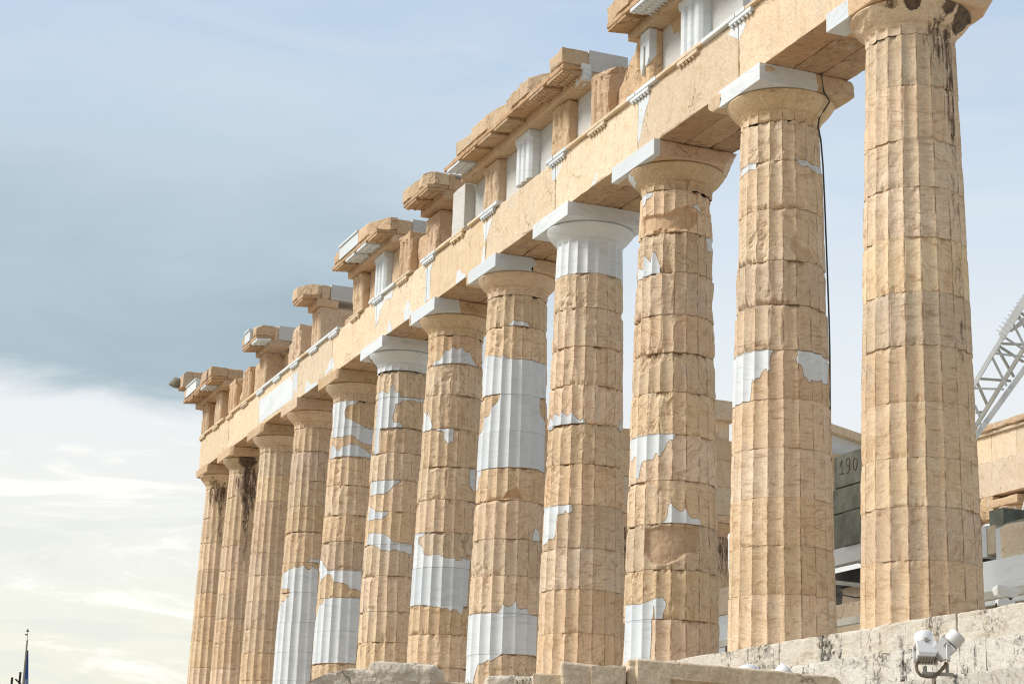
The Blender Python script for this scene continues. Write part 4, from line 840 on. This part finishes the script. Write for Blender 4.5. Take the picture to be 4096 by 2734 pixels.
# ---------------------------------------------------------------- cable on the second column
m = MB(); X2 = colx(2)
pts = [(-3.262, .255, 10.47), (-3.262, .31, 10.08)]
a = math.radians(31)
for rr_, z in ((1.02, 10.0), (.90, 9.85), (.80, 9.72), (.775, 9.55), (.83, 9.3)):
    pts.append((X2+rr_*math.cos(a), rr_*math.sin(a), z))
for z, a2 in ((8.9, 50), (8.2, 54), (7.3, 55), (6.6, 56), (6.0, 60), (5.4, 66), (4.5, 74), (2.5, 80), (.05, 82)):
    a2 = math.radians(a2); pts.append((X2+(rad(z)+.018)*math.cos(a2), (rad(z)+.018)*math.sin(a2), z))
m.tube(pts, .016, 8); tag(m.build('hanging_cable', MAT['cable'], None, True), 'dark lightning cable hanging from the second capital down the column side', 'cable')

# ---------------------------------------------------------------- far end of the temple seen through the gaps
def far_column(x, y, lab, dark=False, z1=10.25):
    root = thing('far_column', lab, 'column', (x, y, 0), 'columns of the short far front')
    zz = np.concatenate([np.linspace(0, 9.57, 40)]); th = np.linspace(0, 360, 120, endpoint=False); TH, Z = np.meshgrid(th, zz)
    P = pol(rad(Z), TH, Z)+y; r = clean_r(TH, Z)+(vn(P, 2, 4, 4)-.5)*.05
    z_ = np.zeros(Z.shape)
    at = dict(arris=1-2*np.minimum(flute_t(TH), 1-flute_t(TH)), dz=z_+1, pd=z_+1, chip=z_, soot=z_+(.5 if dark else .0)*sst(5, 9, Z))
    mk('shaft', pol(r, TH, Z), grid_faces(len(zz), 120, True), MAT['drum'], root, at)
    prof = [(.73, 9.572), (.745, 9.75), (.78, 9.80), (.90, 9.93), (.985, 10.06), (.96, 10.10)]
    m = MB(); m.lathe(prof, 40); m.build('echinus', MAT['capb'], root)
    stone_box('abacus', (-1, -1, 10.105), (1, 1, 10.43), MAT['capb'], root, res=.1, rnd=(.02, .1), rough=.02, seed=int(y*3)+5)
for n, y in enumerate([12.27, 16.56, 20.72, 25.14]):
    far_column(-46.5, y, ['far front column hidden behind the middle of the colonnade', 'far front column just visible through the narrow third gap', 'dark stained far column with capital seen in the gap left of the cable column', 'far front column behind the grey concrete blocks'][n], dark=(n in (1, 2)))
def far_box(name, lab, cat, lo, hi, mat, seed, **kw):
    org = ((lo[0]+hi[0])/2, (lo[1]+hi[1])/2, lo[2])
    o = stone_box(name, lo, hi, MAT[mat], None, origin=org, seed=seed, **{**dict(res=.12, rnd=(.02, .08), rough=.02), **kw}); o.location = org
    return tag(o, lab, cat)
far_box('far_beam', 'beam of the far short front above its columns, seen through the column gaps', 'beam', (-47.3, 8.4, 10.435), (-45.55, 29.6, 11.62), 'rubble', 201, res=.3)
far_box('far_frieze_course', 'rough hammered frieze course of the far front', 'frieze course', (-47.2, 8.4, 11.63), (-45.6, 29.6, 12.74), 'frieze', 202, res=.12, rough=.05)
far_box('far_frieze_course', 'upper squared stone course above the hammered one on the far front', 'stone course', (-47.2, 8.4, 12.75), (-45.7, 29.6, 13.66), 'frieze', 203, res=.15)
far_box('far_gable_stone', 'pale cornice stone crowning the far front in the gap left of the cable column', 'cornice', (-47.6, 20.15, 14.50), (-45.55, 21.5, 15.33), 'arch', 204)
far_box('far_gable_stone', 'small upright block beneath the pale crowning cornice stone', 'stone block', (-47.4, 20.7, 13.67), (-45.9, 21.3, 14.49), 'arch', 205)
far_box('far_gable_stone', 'layered broken slab lying on the far front wall', 'stone slab', (-47.4, 19.9, 13.67), (-45.8, 20.68, 14.05), 'frieze', 206, rough=.06)
# gable end: sloping cornice with white tympanum
rk = thing('gable_corner', 'sloping cream gable cornice with a white panel above the grey concrete blocks', 'gable', (-45.6, 26, 13.65))
m = MB(); o_ = np.array((-45.6, 26, 13.65))
V = [(-47.6, 24.6, 14.88), (-45.6, 24.6, 14.88), (-45.6, 29.6, 13.92), (-47.6, 29.6, 13.92), (-47.6, 24.6, 15.22), (-45.6, 24.6, 15.22), (-45.6, 29.6, 14.26), (-47.6, 29.6, 14.26)]
m.add(V, [(0,3,2,1),(4,5,6,7),(0,1,5,4),(1,2,6,5),(2,3,7,6),(3,0,4,7)]).build('sloping_cornice', MAT['arch'], rk, off=o_)
m = MB(); V = [(-46.6, 26.2, 13.665), (-45.95, 26.2, 13.665), (-45.95, 29.4, 13.665), (-46.6, 29.4, 13.665), (-46.6, 26.2, 14.56), (-45.95, 26.2, 14.56), (-45.95, 29.4, 13.94), (-46.6, 29.4, 13.94)]
m.add(V, [(0,3,2,1),(4,5,6,7),(0,1,5,4),(1,2,6,5),(2,3,7,6),(3,0,4,7)]).build('tympanum_panel', MAT['new'], rk, off=o_)
far_box('far_wall_stone', 'small tan stone at the edge of the white gable panel', 'stone block', (-46.6, 25.6, 13.667), (-45.9, 26.15, 14.6), 'frieze', 207)
# opposite colonnade on the right edge
sb = thing('opposite_colonnade_beam', 'large cream two-course beam with moulded top at the right edge of the photo', 'beam', (-33, 28.5, 10.6))
os_ = (-33, 28.5, 10.6)
stone_box('lower_course', (-40.5, 28.0, 10.62), (-30.9, 29.6, 11.985), MAT['arch'], sb, origin=os_, res=.15, rnd=(.01, .06), rough=.02, seed=301)
for n, (a, b) in enumerate([(-40.5, -36.9), (-36.89, -35.3), (-35.29, -30.9)]):
    stone_box('upper_course', (a, 28.03, 11.99), (b, 29.5, 13.02), MAT['arch'], sb, origin=os_, res=.12, rnd=(.008, .04), rough=.012, seed=302+n)
stone_box('crown_moulding', (-40.5, 27.90, 13.03), (-30.9, 29.5, 13.16), MAT['arch'], sb, origin=os_, res=.12, rnd=(.02, .05), rough=.015, seed=310)
stone_box('crown_moulding', (-37.6, 27.78, 13.165), (-31.2, 29.5, 13.42), MAT['frieze'], sb, origin=os_, res=.08, rnd=(.03, .14), rough=.05, seed=311)
fc = far_column(-36.2, 28.9, 'opposite column with a shattered brown capital under the right edge beam', dark=True)
far_column(-40.5, 28.9, 'opposite column hidden behind the nearest column of the photo')
far_column(-31.9, 28.9, 'opposite column standing just outside the right edge')
far_box('capital_fragment', 'broken brown stones wedged under the right edge beam', 'stone rubble', (-37.6, 27.9, 9.65), (-36.75, 29.4, 10.6), 'frieze', 312, rnd=(.05, .2), rough=.09)
# ---------------------------------------------------------------- crane with concrete counterweights inside the temple
org = np.array((-14.2, 9.0, 0.0))
cr_ = thing('lattice_crane', 'white painted lattice crane standing inside the temple, boom rising at the right edge', 'crane', tuple(org))
CHA = [(-15.0, 9.66, 5.40), (-12.30, 12.34, 11.4)]; CHB = [(-15.0, 9.98, 4.95), (-14.14, 10.91, 6.81), (-12.69, 12.54, 9.63), (-11.9, 13.45, 11.2)]
bar_ = lambda m, a, b, w_, h_: m.bar(np.array(a)-org, np.array(b)-org, w_, h_)
m = MB(); bar_(m, CHA[0], (-13.27, 11.36, 9.25), .09, .10); bar_(m, (-13.27, 11.36, 9.25), CHA[1], .11, .12); m.build('boom_chord', MAT['steelw'], cr_)
m = MB(); bar_(m, CHB[0], CHB[3], .09, .12); m.build('boom_chord', MAT['steelw'], cr_)
m = MB(); bar_(m, (-15.2, 10.6, 5.6), (-12.2, 13.2, 11.6), .09, .09); m.build('boom_chord', MAT['steelg'], cr_)
PV = np.array((.38, .36, .85))
NEAR = [([-13.24, 11.42, 9.27], [-13.13, 11.9, 8.99]), ([-13.42, 11.25, 8.88], [-13.17, 11.92, 8.82]), ([-13.46, 11.2, 8.77], [-13.49, 11.61, 8.11]), ([-13.8, 10.89, 8.03], [-13.53, 11.56, 8.03]), ([-13.89, 10.94, 7.63], [-13.91, 11.12, 7.32])]
FAR = [([-13.95, 11.83, 9.33], [-13.74, 12.36, 9.32]), ([-13.98, 11.79, 9.26], [-13.84, 12.41, 8.9]), ([-14.01, 11.76, 9.2], [-14.02, 12.23, 8.53]), ([-14.35, 11.44, 8.46], [-14.07, 12.17, 8.43]), ([-14.39, 11.37, 8.39], [-14.43, 11.73, 7.77]), ([-14.57, 11.45, 7.64], [-14.48, 11.67, 7.65])]
for lst, mt, wd in ((NEAR, 'steelw', .045), (FAR, 'steelg', .055)):
    ext = list(lst)
    for a, b in lst[1:3]:
        for q in (1, 2): ext.append((np.array(a)+PV*q, np.array(b)+PV*q))
    for a, b in lst[-2:]: ext.append((np.array(a)-PV, np.array(b)-PV))
    for a, b in ext:
        m = MB(); bar_(m, a, b, wd, wd); m.build('lattice_bar', MAT[mt], cr_)
a_, b_ = np.array((-13.13, 11.42, 9.45))-org, np.array((-12.83, 11.75, 10.04))-org
m = MB(); bar_(m, (-13.24, 11.33, 9.28), (-12.5, 12.06, 10.85), .03, .19)
for q in range(12):
    p_ = np.array((-13.22, 11.32, 9.36))-org+(b_-a_)*q*.16
    m.lathe([(.013, -.10), (.013, .16)], 6, axis=(-.55, -.55, .62), org=p_)
m.build('splice_plate', MAT['steelw'], cr_)
m = MB(); V = [np.array(p)-org for p in ((-13.16, 11.5, 9.42), (-12.96, 11.8, 9.78), (-13.0, 11.83, 9.60), (-13.14, 11.55, 9.40))]
V += [v+np.array((-.03, .01, 0)) for v in V]; m.add(V, [(0, 1, 2, 3), (7, 6, 5, 4), (0, 4, 5, 1), (1, 5, 6, 2), (2, 6, 7, 3), (3, 7, 4, 0)]).build('gusset_plate', MAT['steelw'], cr_)
m = MB(); bar_(m, (-12.52, 11.05, 4.2), (-12.2, 11.2, 5.3), .06, .06); bar_(m, (-12.35, 11.2, 4.3), (-12.5, 11.0, 4.9), .03, .03); m.build('stay_bar', MAT['steelw'], cr_)
m = MB()
m.box(np.array((-16.4, 8.0, 3.86))-org, np.array((-11.2, 10.0, 4.02))-org); m.box(np.array((-16.4, 7.85, 3.58))-org, np.array((-11.2, 8.1, 3.855))-org)
m.build('chassis_beam', MAT['steelw'], cr_)
m = MB(); m.box(np.array((-14.3, 8.6, 4.03))-org, np.array((-13.1, 9.8, 5.4))-org); m.build('machine_body', MAT['steelw'], cr_)
for (x, y) in ((-16.2, 8.1), (-11.4, 8.1), (-16.2, 9.9), (-11.4, 9.9)):
    m = MB(); m.box(np.array((x-.12, y-.12, -.02))-org, np.array((x+.12, y+.12, 3.86))-org); m.build('leg', MAT['dark'], cr_)
m = MB(); m.bar(np.array((-16.2, 8.0, 3.3))-org, np.array((-13.6, 8.3, 2.85))-org, .08, .10); m.bar(np.array((-16.2, 8.4, 3.1))-org, np.array((-13.4, 8.7, 2.8))-org, .06, .08)
m.build('brace', MAT['steelg'], cr_)
m = MB(); m.box(np.array((-17.6, 8.5, 2.95))-org, np.array((-11.4, 9.7, 3.57))-org); m.build('shade_block', MAT['dark'], cr_)  # dark box standing in for the shade below the chassis beam
m = MB(); m.tube([np.array(p)-org for p in ((-15.5, 7.9, 3.05), (-15.2, 7.9, 2.85), (-14.6, 7.9, 2.72), (-14.3, 7.9, 2.7))], .02, 6); m.build('hose', MAT['cable'], cr_)
for n, (x0, x1, z0, z1, yy, lab) in enumerate([(-15.56, -14.40, 5.52, 6.33, 8.0, 'topmost grey concrete counterweight with faded painted numbers'), (-15.86, -15.60, 5.55, 6.34, 8.1, 'thin slice of grey concrete block left of the numbered one'),
        (-15.86, -14.40, 4.89, 5.49, 8.0, 'wide grey concrete counterweight in the middle of the stack'), (-15.84, -15.24, 4.03, 4.855, 8.0, 'lower left grey concrete counterweight resting on the white beam'),
        (-15.19, -14.40, 4.03, 4.85, 7.93, 'lower right grey concrete counterweight resting on the white beam')]):
    o = far_box('concrete_counterweight', lab, 'concrete block', (x0, yy, z0), (x1, 9.5, z1), 'conc', 400+n, res=.05, rnd=(.008, .03), rough=.006); o['group'] = 'concrete counterweights of the crane'
    if n == 0:      # painted number strokes
        mm = MB(); ox, oz = -15.40, 5.78
        def stroke(pts): mm.tube([(ox+a_-o.location[0], yy-.006-o.location[1], oz+b_-o.location[2]) for a_, b_ in pts], .011, 6)
        stroke([(0, .25), (.10, .40), (.10, .06)]); stroke([(-.02, .06), (.2, .06)])
        arc = lambda cx, cy, rx, ry, a0, a1: [(cx+rx*math.cos(math.radians(t)), cy+ry*math.sin(math.radians(t))) for t in np.linspace(a0, a1, 14)]
        stroke(arc(.38, .30, .09, .10, 0, 360)); stroke([(.47, .30), (.45, .12), (.36, .03), (.30, .05)]); stroke(arc(.70, .20, .09, .15, 0, 360))
        mm.build('painted_number', MAT['graff'], o)
for n, (lo, hi) in enumerate([((-11.3, 9.4, 3.72), (-10.76, 10.4, 4.46)), ((-10.72, 9.4, 3.5), (-9.3, 10.4, 4.10)), ((-9.28, 9.5, 3.5), (-8.2, 10.6, 4.13))]):
    o = far_box('concrete_counterweight', ['upright grey concrete block just right of the nearest column', 'long low grey concrete block behind the pale stone row', 'grey concrete block cut by the right edge of the photo'][n], 'concrete block', lo, hi, 'conc', 420+n, res=.08, rnd=(.008, .03), rough=.006); o['group'] = 'concrete counterweights of the crane'
# ---------------------------------------------------------------- stones inside the temple
IN = [((-15.9, 8.3, 2.6), (-14.3, 9.3, 3.12), 'rubble', 'tan stone with white mended edge in the gap below the crane beam', (.03, .1)),
 ((-15.2, 7.5, .0), (-13.4, 8.6, 2.56), 'rubble', 'rounded tan boulder behind the steel rail, under the concrete stack', (.1, .25)),
 ((-22.1, 8, 2.99), (-21.0, 9, 3.72), 'rubble', 'tan square block in the gap left of the cable column', (.05, .12)),
 ((-22.0, 8.05, .0), (-20.9, 9, 2.985), 'new', 'white new marble block under a tan one, left of the cable column', (.004, .006)),
 ((-9.72, 8.0, 3.06), (-9.47, 9, 3.74), 'new', 'narrow white marble slice right of the nearest column', (.004, .006)),
 ((-9.465, 8.0, 3.09), (-9.15, 9, 3.70), 'rubble', 'small upright tan block between two white ones', (.02, .06)),
 ((-9.145, 8.0, 2.87), (-8.3, 9, 3.62), 'new', 'grey-white marble block behind the round tan boulder', (.004, .01)),
 ((-7.95, 7.2, 2.63), (-6.4, 8, 3.45), 'rubble', 'round-cornered tan boulder at the right edge', (.12, .2)),
 ((-7.85, 6.6, 1.70), (-6.0, 7.9, 2.60), 'new', 'large smooth grey-white marble block below the round boulder', (.004, .006)),
 ((-9.75, 8.02, .0), (-8.6, 9, 2.865), 'rubble', 'cracked tan wall slab right of the nearest column foot', (.01, .05)),
 ((-7.9, 6.7, .0), (-6.0, 7.9, 1.695), 'rubble', 'reddish brown stone low behind the small floodlight', (.03, .08))]
for n, (lo, hi, mt, lab, rn) in enumerate(IN): far_box('loose_stone', lab, 'stone', lo, hi, mt, 500+n, res=.07, rnd=rn, rough=.0 if mt == 'new' else .03)
far_box('inner_wall_remnant', 'rough tan wall remnant seen below the dark shade block under the crane beam', 'wall', (-18, 10.6, 0), (-10, 11.4, 3.25), 'frieze', 540, res=.1, rnd=(.05, .15), rough=.05)
# rail
rl = thing('steel_rail', 'long grey steel rail running behind the columns just above the floor', 'rail', (-10, 6.3, 0))
m = MB(); m.box((-14, -.07, 1.74), (7.5, .07, 1.90)); m.build('bar', MAT['steelg'], rl)
for x in (-12.5, -8, -3.2, 1, 6):
    m = MB(); m.box((x-.05, -.05, -.03), (x+.05, .05, 1.74)); m.build('post', MAT['dark'], rl)
m = MB(); m.box((-3.25, -.12, 1.70), (-3.1, -.08, 2.0)); m.box((-3.3, -.12, 1.95), (-2.95, -.075, 2.0)); m.build('clamp', MAT['dark'], rl)

# ---------------------------------------------------------------- floodlights
def flood_head(parent, c, ax, r, L, yoke=True, back=.55):
    ax = np.asarray(ax, float); ax /= np.linalg.norm(ax); c = np.asarray(c, float)
    m = MB(); m.lathe([(r*.02, L*.5), (r*.93, L*.5), (r, L*.46), (r, L*.12), (r*.98, L*.11)], 28, ax, c); m.build('hood', MAT['lampw'], parent, True)
    m = MB(); m.lathe([(r*1.03, L*.10), (r*1.03, L*.04), (r*.97, L*.03)], 28, ax, c); m.build('rim_ring', MAT['lampg'], parent)
    # square tapering body
    up = np.array((0, 0, 1.)); a = np.cross(ax, up); a /= np.linalg.norm(a); b = np.cross(a, ax)
    V = []
    for h, s in ((L*.06, 1.0), (-L*.38, .96), (-L*.5, .80)):
        for su, sv in ((-1, -1), (1, -1), (1, 1), (-1, 1)): V.append(c+ax*h+(a*su+b*sv)*r*s)
    F = [(0, 3, 2, 1), (8, 9, 10, 11)]+[(i*4+k, i*4+(k+1) % 4, i*4+4+(k+1) % 4, i*4+4+k) for i in range(2) for k in range(4)]
    MB().add(V, F).build('housing', MAT['lampw'], parent)
    m = MB()
    for q in range(7):
        o_ = (q-3)/3.2*r
        m.bar(c-ax*L*.50+a*o_-b*r*.7, c-ax*L*.50+a*o_+b*r*.7, .012, .10*L)
    m.build('cooling_fins', MAT['lampg'], parent)
    m = MB(); m.lathe([(r*.86, L*.505), (r*.86, L*.512)], 24, ax, c); m.build('lamp_glass', MAT['glass'], parent)
    m = MB(); m.bar(c+b*r*1.03+ax*L*.02, c+b*r*1.03+ax*L*.16, .04, .02); m.bar(c+a*r*1.05, c+a*r*1.05-ax*L*.12, .02, .05); m.bar(c-a*r*1.05, c-a*r*1.05-ax*L*.12, .02, .05); m.build('latch', MAT['lampg'], parent)
    if yoke:
        k = -np.array((0, 0, 1.))*r*1.75
        m = MB()
        for s in (-1, 1): m.bar(c+a*s*r*1.12, c+a*s*r*1.12+k, .035, .012)
        m.bar(c-a*r*1.13+k, c+a*r*1.13+k, .035, .012); m.build('yoke', MAT['lampw'], parent)
def twin_flood(loc, lab, sc_=1.0, cable=True):
    root = thing('twin_floodlight', lab, 'floodlight', loc, 'twin floodlights on posts')
    right = np.array((.368, .930, 0)); fw = np.array((-.93, .368, 0)); up = np.array((0, 0, 1.))
    W = lambda x, y, z: right*x+fw*y+up*z
    # left head looks up and away, right head leans right
    flood_head(root, W(-.085*sc_, .0, .0), fw*.42+up*.9, .098*sc_, .30*sc_)
    flood_head(root, W(.14*sc_, -.07, .02*sc_), right*.56+up*.58-fw*.14, .088*sc_, .32*sc_)
    m = MB(); m.tube([W(0, 0, -.34), W(0, 0, -1.05)], .022*sc_, 10); m.build('post', MAT['lampg'], root, True)
    m = MB(); m.bar(W(-.12, 0, -.27), W(.20, 0, -.27), .05, .035); m.tube([W(-.085, 0, -.27), W(-.085, 0, -.19)], .018, 8); m.tube([W(.14, 0, -.27), W(.14, 0, -.15)], .018, 8); m.tube([W(0, 0, -.27), W(0, 0, -.36)], .02, 8); m.build('crossbar', MAT['steelg'], root)
    if cable:
        m = MB(); m.tube([W(-.17, -.02, -.15), W(-.185, -.03, -.20), W(-.175, -.03, -.25), (W(-.14, -.03, -.29)), W(-.08, -.03, -.305), W(-.02, -.03, -.30), W(.04, -.04, -.26), W(.10, -.05, -.20), W(.12, -.04, -.15)], .017, 8)
        m.tube([W(.12, -.04, -.17), W(.05, -.05, -.25), W(-.01, -.05, -.33), W(-.03, -.04, -.5), W(-.03, -.03, -1.0)], .017, 8); m.build('conduit', MAT['conduit'], root, True)
    return root
twin_flood((8.25, -5.40, -1.265), 'pair of white floodlights on a post in front of the marble steps, lower right')
twin_flood((10.20, -8.52, -1.965), 'pair of white floodlights peeping over the edge of the big foreground slab', cable=False)
o = thing('floodlight', 'square white floodlight tilted on the steel rail behind the nearest column', 'floodlight', (-4.1, 4.5, 1.35))
fw = np.array((-.93, .368, 0)); rt = np.array((.368, .930, 0))
m = MB(); V = []
for z, s, sx in ((.0, .13, .0), (.10, .19, .05), (.16, .19, .06)):
    for a_, b_ in ((-1, -1), (1, -1), (1, 1), (-1, 1)): V.append(rt*(a_*s*1.15+sx)+fw*b_*s+np.array((0, 0, z+.03*a_*-1)))
m.add(V, [(0, 3, 2, 1), (8, 9, 10, 11)]+[(i*4+k, i*4+(k+1) % 4, i*4+4+(k+1) % 4, i*4+4+k) for i in range(2) for k in range(4)]).build('housing', MAT['lampw'], o)
m = MB(); m.bar(rt*-.14+np.array((0, 0, -.10)), rt*.16+np.array((0, 0, -.12)), .22, .10); m.build('gear_box', MAT['lampw'], o)
m = MB(); m.tube([rt*-.14+np.array((0, 0, -.12)), rt*-.17+np.array((0, 0, -.2)), rt*-.17+np.array((0, 0, -1.36))], .02, 8); m.tube([rt*.12+np.array((0, 0, 0)), rt*.10+np.array((0, 0, -.1)), rt*.06+np.array((0, 0, -1.36))], .028, 8); m.build('bracket', MAT['dark'], o, True)

# ---------------------------------------------------------------- foreground stones
RT = np.array((.368, .930, 0.)); FW = np.array((-.93, .368, 0.))
def fg(name, lab, cat, p0, p1, zt, zb, depth, mat, seed, slope=0.0, rnd=(.015, .05), rough=.015, cuts=(), res=.03, front=None):
    """stone with its front face between p0 and p1 (ground plan points)"""
    p0 = np.array([*p0, 0.]); p1 = np.array([*p1, 0.]); L = np.linalg.norm(p1-p0); ux = (p1-p0)/L; uy = np.array([-ux[1], ux[0], 0])
    def post(W):
        W[:, 2] += slope*np.clip(W[:, 0]+L/2, 0, None)*np.clip((W[:, 2]-zb)/(zt-zb), 0, 1)
        if front is not None: W = front(W, L)
        return W
    V, F = worn_box((-L/2, 0, zb), (L/2, depth, zt), res=res, rnd=rnd, rough=rough, cuts=cuts, seed=seed, post=post, lump=3.5, origin=(0, depth/2, zb))
    o = mk(name, V, F, MAT[mat], None); mid = (p0+p1)/2+uy*depth/2
    o.location = (mid[0], mid[1], zb); o.rotation_euler = (0, 0, math.atan2(ux[1], ux[0]))
    return tag(o, lab, cat, 'fallen stones lying in the foreground')
def panelled(W, L):
    f = W[:, 1] < .06
    x = W[:, 0]+L/2; z = W[:, 2]
    m = f & (((x > .31) & (x < .86)) | ((x > .90) & (x < 1.5))) & (z < -2.225-.045*(x-.31)*.5)
    W[m, 1] += .035
    m = f & (x < .06); W[m, 1] += (vn(W[m], 16, 5, 3))*.05
    return W
fg('foreground_slab', 'big tan marble slab with a sunken panel, sloping to a pale right end', 'stone block', (12.51, -10.88), (13.08, -9.42), -2.065, -3.3, .5, 'rubble', 601, slope=-.055, rnd=(.012, .03), cuts=[(1, 0, .9, .76, 0, -2.12, .02)], front=panelled, res=.018)
fg('foreground_block', 'squat tan block touching the left end of the big slab', 'stone block', (12.42, -11.13), (12.515, -10.90), -2.13, -3.3, .5, 'rubble', 602, rnd=(.008, .03), res=.015)
fg('foreground_block', 'slightly taller tan block with a rough white left side, left of the squat one', 'stone block', (12.33, -11.32), (12.425, -11.06), -2.115, -3.3, .45, 'rubble', 603, slope=-.05, rnd=(.01, .03), res=.015)
fg('foreground_block', 'low crumbly white stone at the bottom edge between tall columns', 'stone block', (11.6, -11.62), (11.75, -11.20), -2.185, -3.2, .5, 'boulder', 604, rnd=(.03, .06), rough=.03, res=.02)
fg('foreground_block', 'broken tan stone just behind the grass stalks', 'stone block', (12.20, -11.50), (12.30, -11.28), -2.19, -3.2, .4, 'rubble', 605, rnd=(.02, .05), res=.02)
fg('foreground_boulder', 'pale rounded boulder with dark veins at the bottom, rightmost of the boulder trio', 'boulder', (8.88, -11.68), (9.14, -11.12), -1.865, -3.2, .7, 'boulder', 611, rnd=(.06, .14), rough=.035, res=.022, slope=-.03)
fg('foreground_boulder', 'tan and cream boulder in the middle of the bottom boulder trio', 'boulder', (8.78, -11.97), (8.93, -11.55), -1.925, -3.2, .7, 'boulder', 612, rnd=(.05, .12), rough=.04, res=.022, cuts=[(-.5, 0, 1, -.1, 0, -1.95, .03)])
fg('foreground_boulder', 'leftmost bottom boulder sloping down to the white column foot', 'boulder', (8.60, -12.33), (8.82, -11.78), -1.945, -3.2, .8, 'boulder', 613, rnd=(.06, .14), rough=.04, res=.022, cuts=[(-.45, 0, 1, .1, 0, -1.97, .03)])
fg('foreground_kerb', 'thin pale stone edge along the very bottom between the boulders and crumbly stone', 'stone block', (9.08, -11.16), (9.40, -10.40), -2.026, -3.2, .4, 'rubble', 614, rnd=(.01, .03), res=.04)
def grass(lab, base, n, h, lean, seed):
    rr = random.Random(seed); m = MB(); base = np.array(base, float)
    for q in range(n):
        a0 = RT*rr.uniform(-.04, .04); L = h*rr.uniform(.7, 1.1); ln = lean*rr.uniform(.6, 1.4); pts = []
        for t in np.linspace(0, 1, 7): pts.append(base+a0+RT*ln*t*t+np.array((0, 0, L*(t-.18*t**3*abs(ln)*6))))
        m.tube(pts, .0028, 4, .0012)
        for t in np.linspace(.62, 1, 9):       # drooping seed heads
            p = pts[min(6, int(t*6))]; e = p+RT*rr.uniform(-.01, .035)*np.sign(lean)+np.array((0, 0, -rr.uniform(.02, .06))); m.tube([p, e], .0022, 4, .0008)
    o = m.build('grass_tuft', MAT['grass'], None, off=base); o.location = tuple(base); tag(o, lab, 'grass tuft')
grass('arching dry grass stalks in front of the crumbly white stone', (11.95, -11.35, -2.5), 4, .44, -.14, 1)
grass('upright grass stalks with drooping heads before the white patched column foot', (12.35, -11.12, -2.6), 4, .58, .10, 2)
grass('tiny grass blades at the bottom edge beside the pale boulder', (9.3, -10.9, -2.3), 5, .30, .03, 3)

# ---------------------------------------------------------------- flag pole far away
fp = thing('flagpole', 'distant flagpole with limp blue and white flag at the lower left', 'flagpole', (-98.0, .40, -2))
m = MB(); m.tube([(0, 0, 0), (0, 0, 10.36)], .085, 10, .05); m.build('pole', MAT['steelg'], fp, True)
m = MB(); m.tube([(0, 0, 10.36), (0, -.02, 10.9)], .015, 6); m.lathe([(.02, 0), (.11, .02), (.05, .10), (.01, .2)], 10, org=(0, -.03, 10.88)); m.lathe([(.02, 0), (.10, .05), (.02, .1)], 8, org=(0, -.10, 10.65)); m.build('finial', MAT['dark'], fp)
def flag_strip(name, mat, z0, z1, w0, w1):
    V = []; n = 8
    for z, w_ in ((z0, w0), (z1, w1)):
        for k in range(n): V.append((.05*math.sin(k*2.3+z), .06+w_*k/(n-1), z))
    V += [(v[0]-.03, v[1], v[2]) for v in V[:2*n]]
    F = [(k, k+1, n+k+1, n+k) for k in range(n-1)]+[(2*n+k, 3*n+k, 3*n+k+1, 2*n+k+1) for k in range(n-1)]
    return MB().add(V, F).build(name, MAT[mat], fp)
flag_strip('flag', 'flagb', 7.2, 9.75, .32, .06)
flag_strip('flag_stripe', 'flagw', 6.3, 8.0, .30, .20)
for n, (y, h, lab) in enumerate([(-.21, 8.1, 'short dark mast left of the flagpole'), (.26, 8.45, 'dark mast standing close against the flagpole')]):
    m = MB(); m.tube([(0, 0, 0), (0, 0, h)], .07, 8); o = m.build('dark_mast', MAT['dark'], None, True); o.location = (-98.6, y, -2); tag(o, lab, 'mast')
m = MB(); m.tube([(0, .5, 7.6), (0, -.02, 8.02)], .05, 8); m.tube([(0, .5, 0), (0, .5, 7.65)], .05, 8); o = m.build('dark_mast', MAT['dark'], None, True); o.location = (-98.7, .02, -2); tag(o, 'dark mast with a slanting arm left of the flagpole', 'mast')
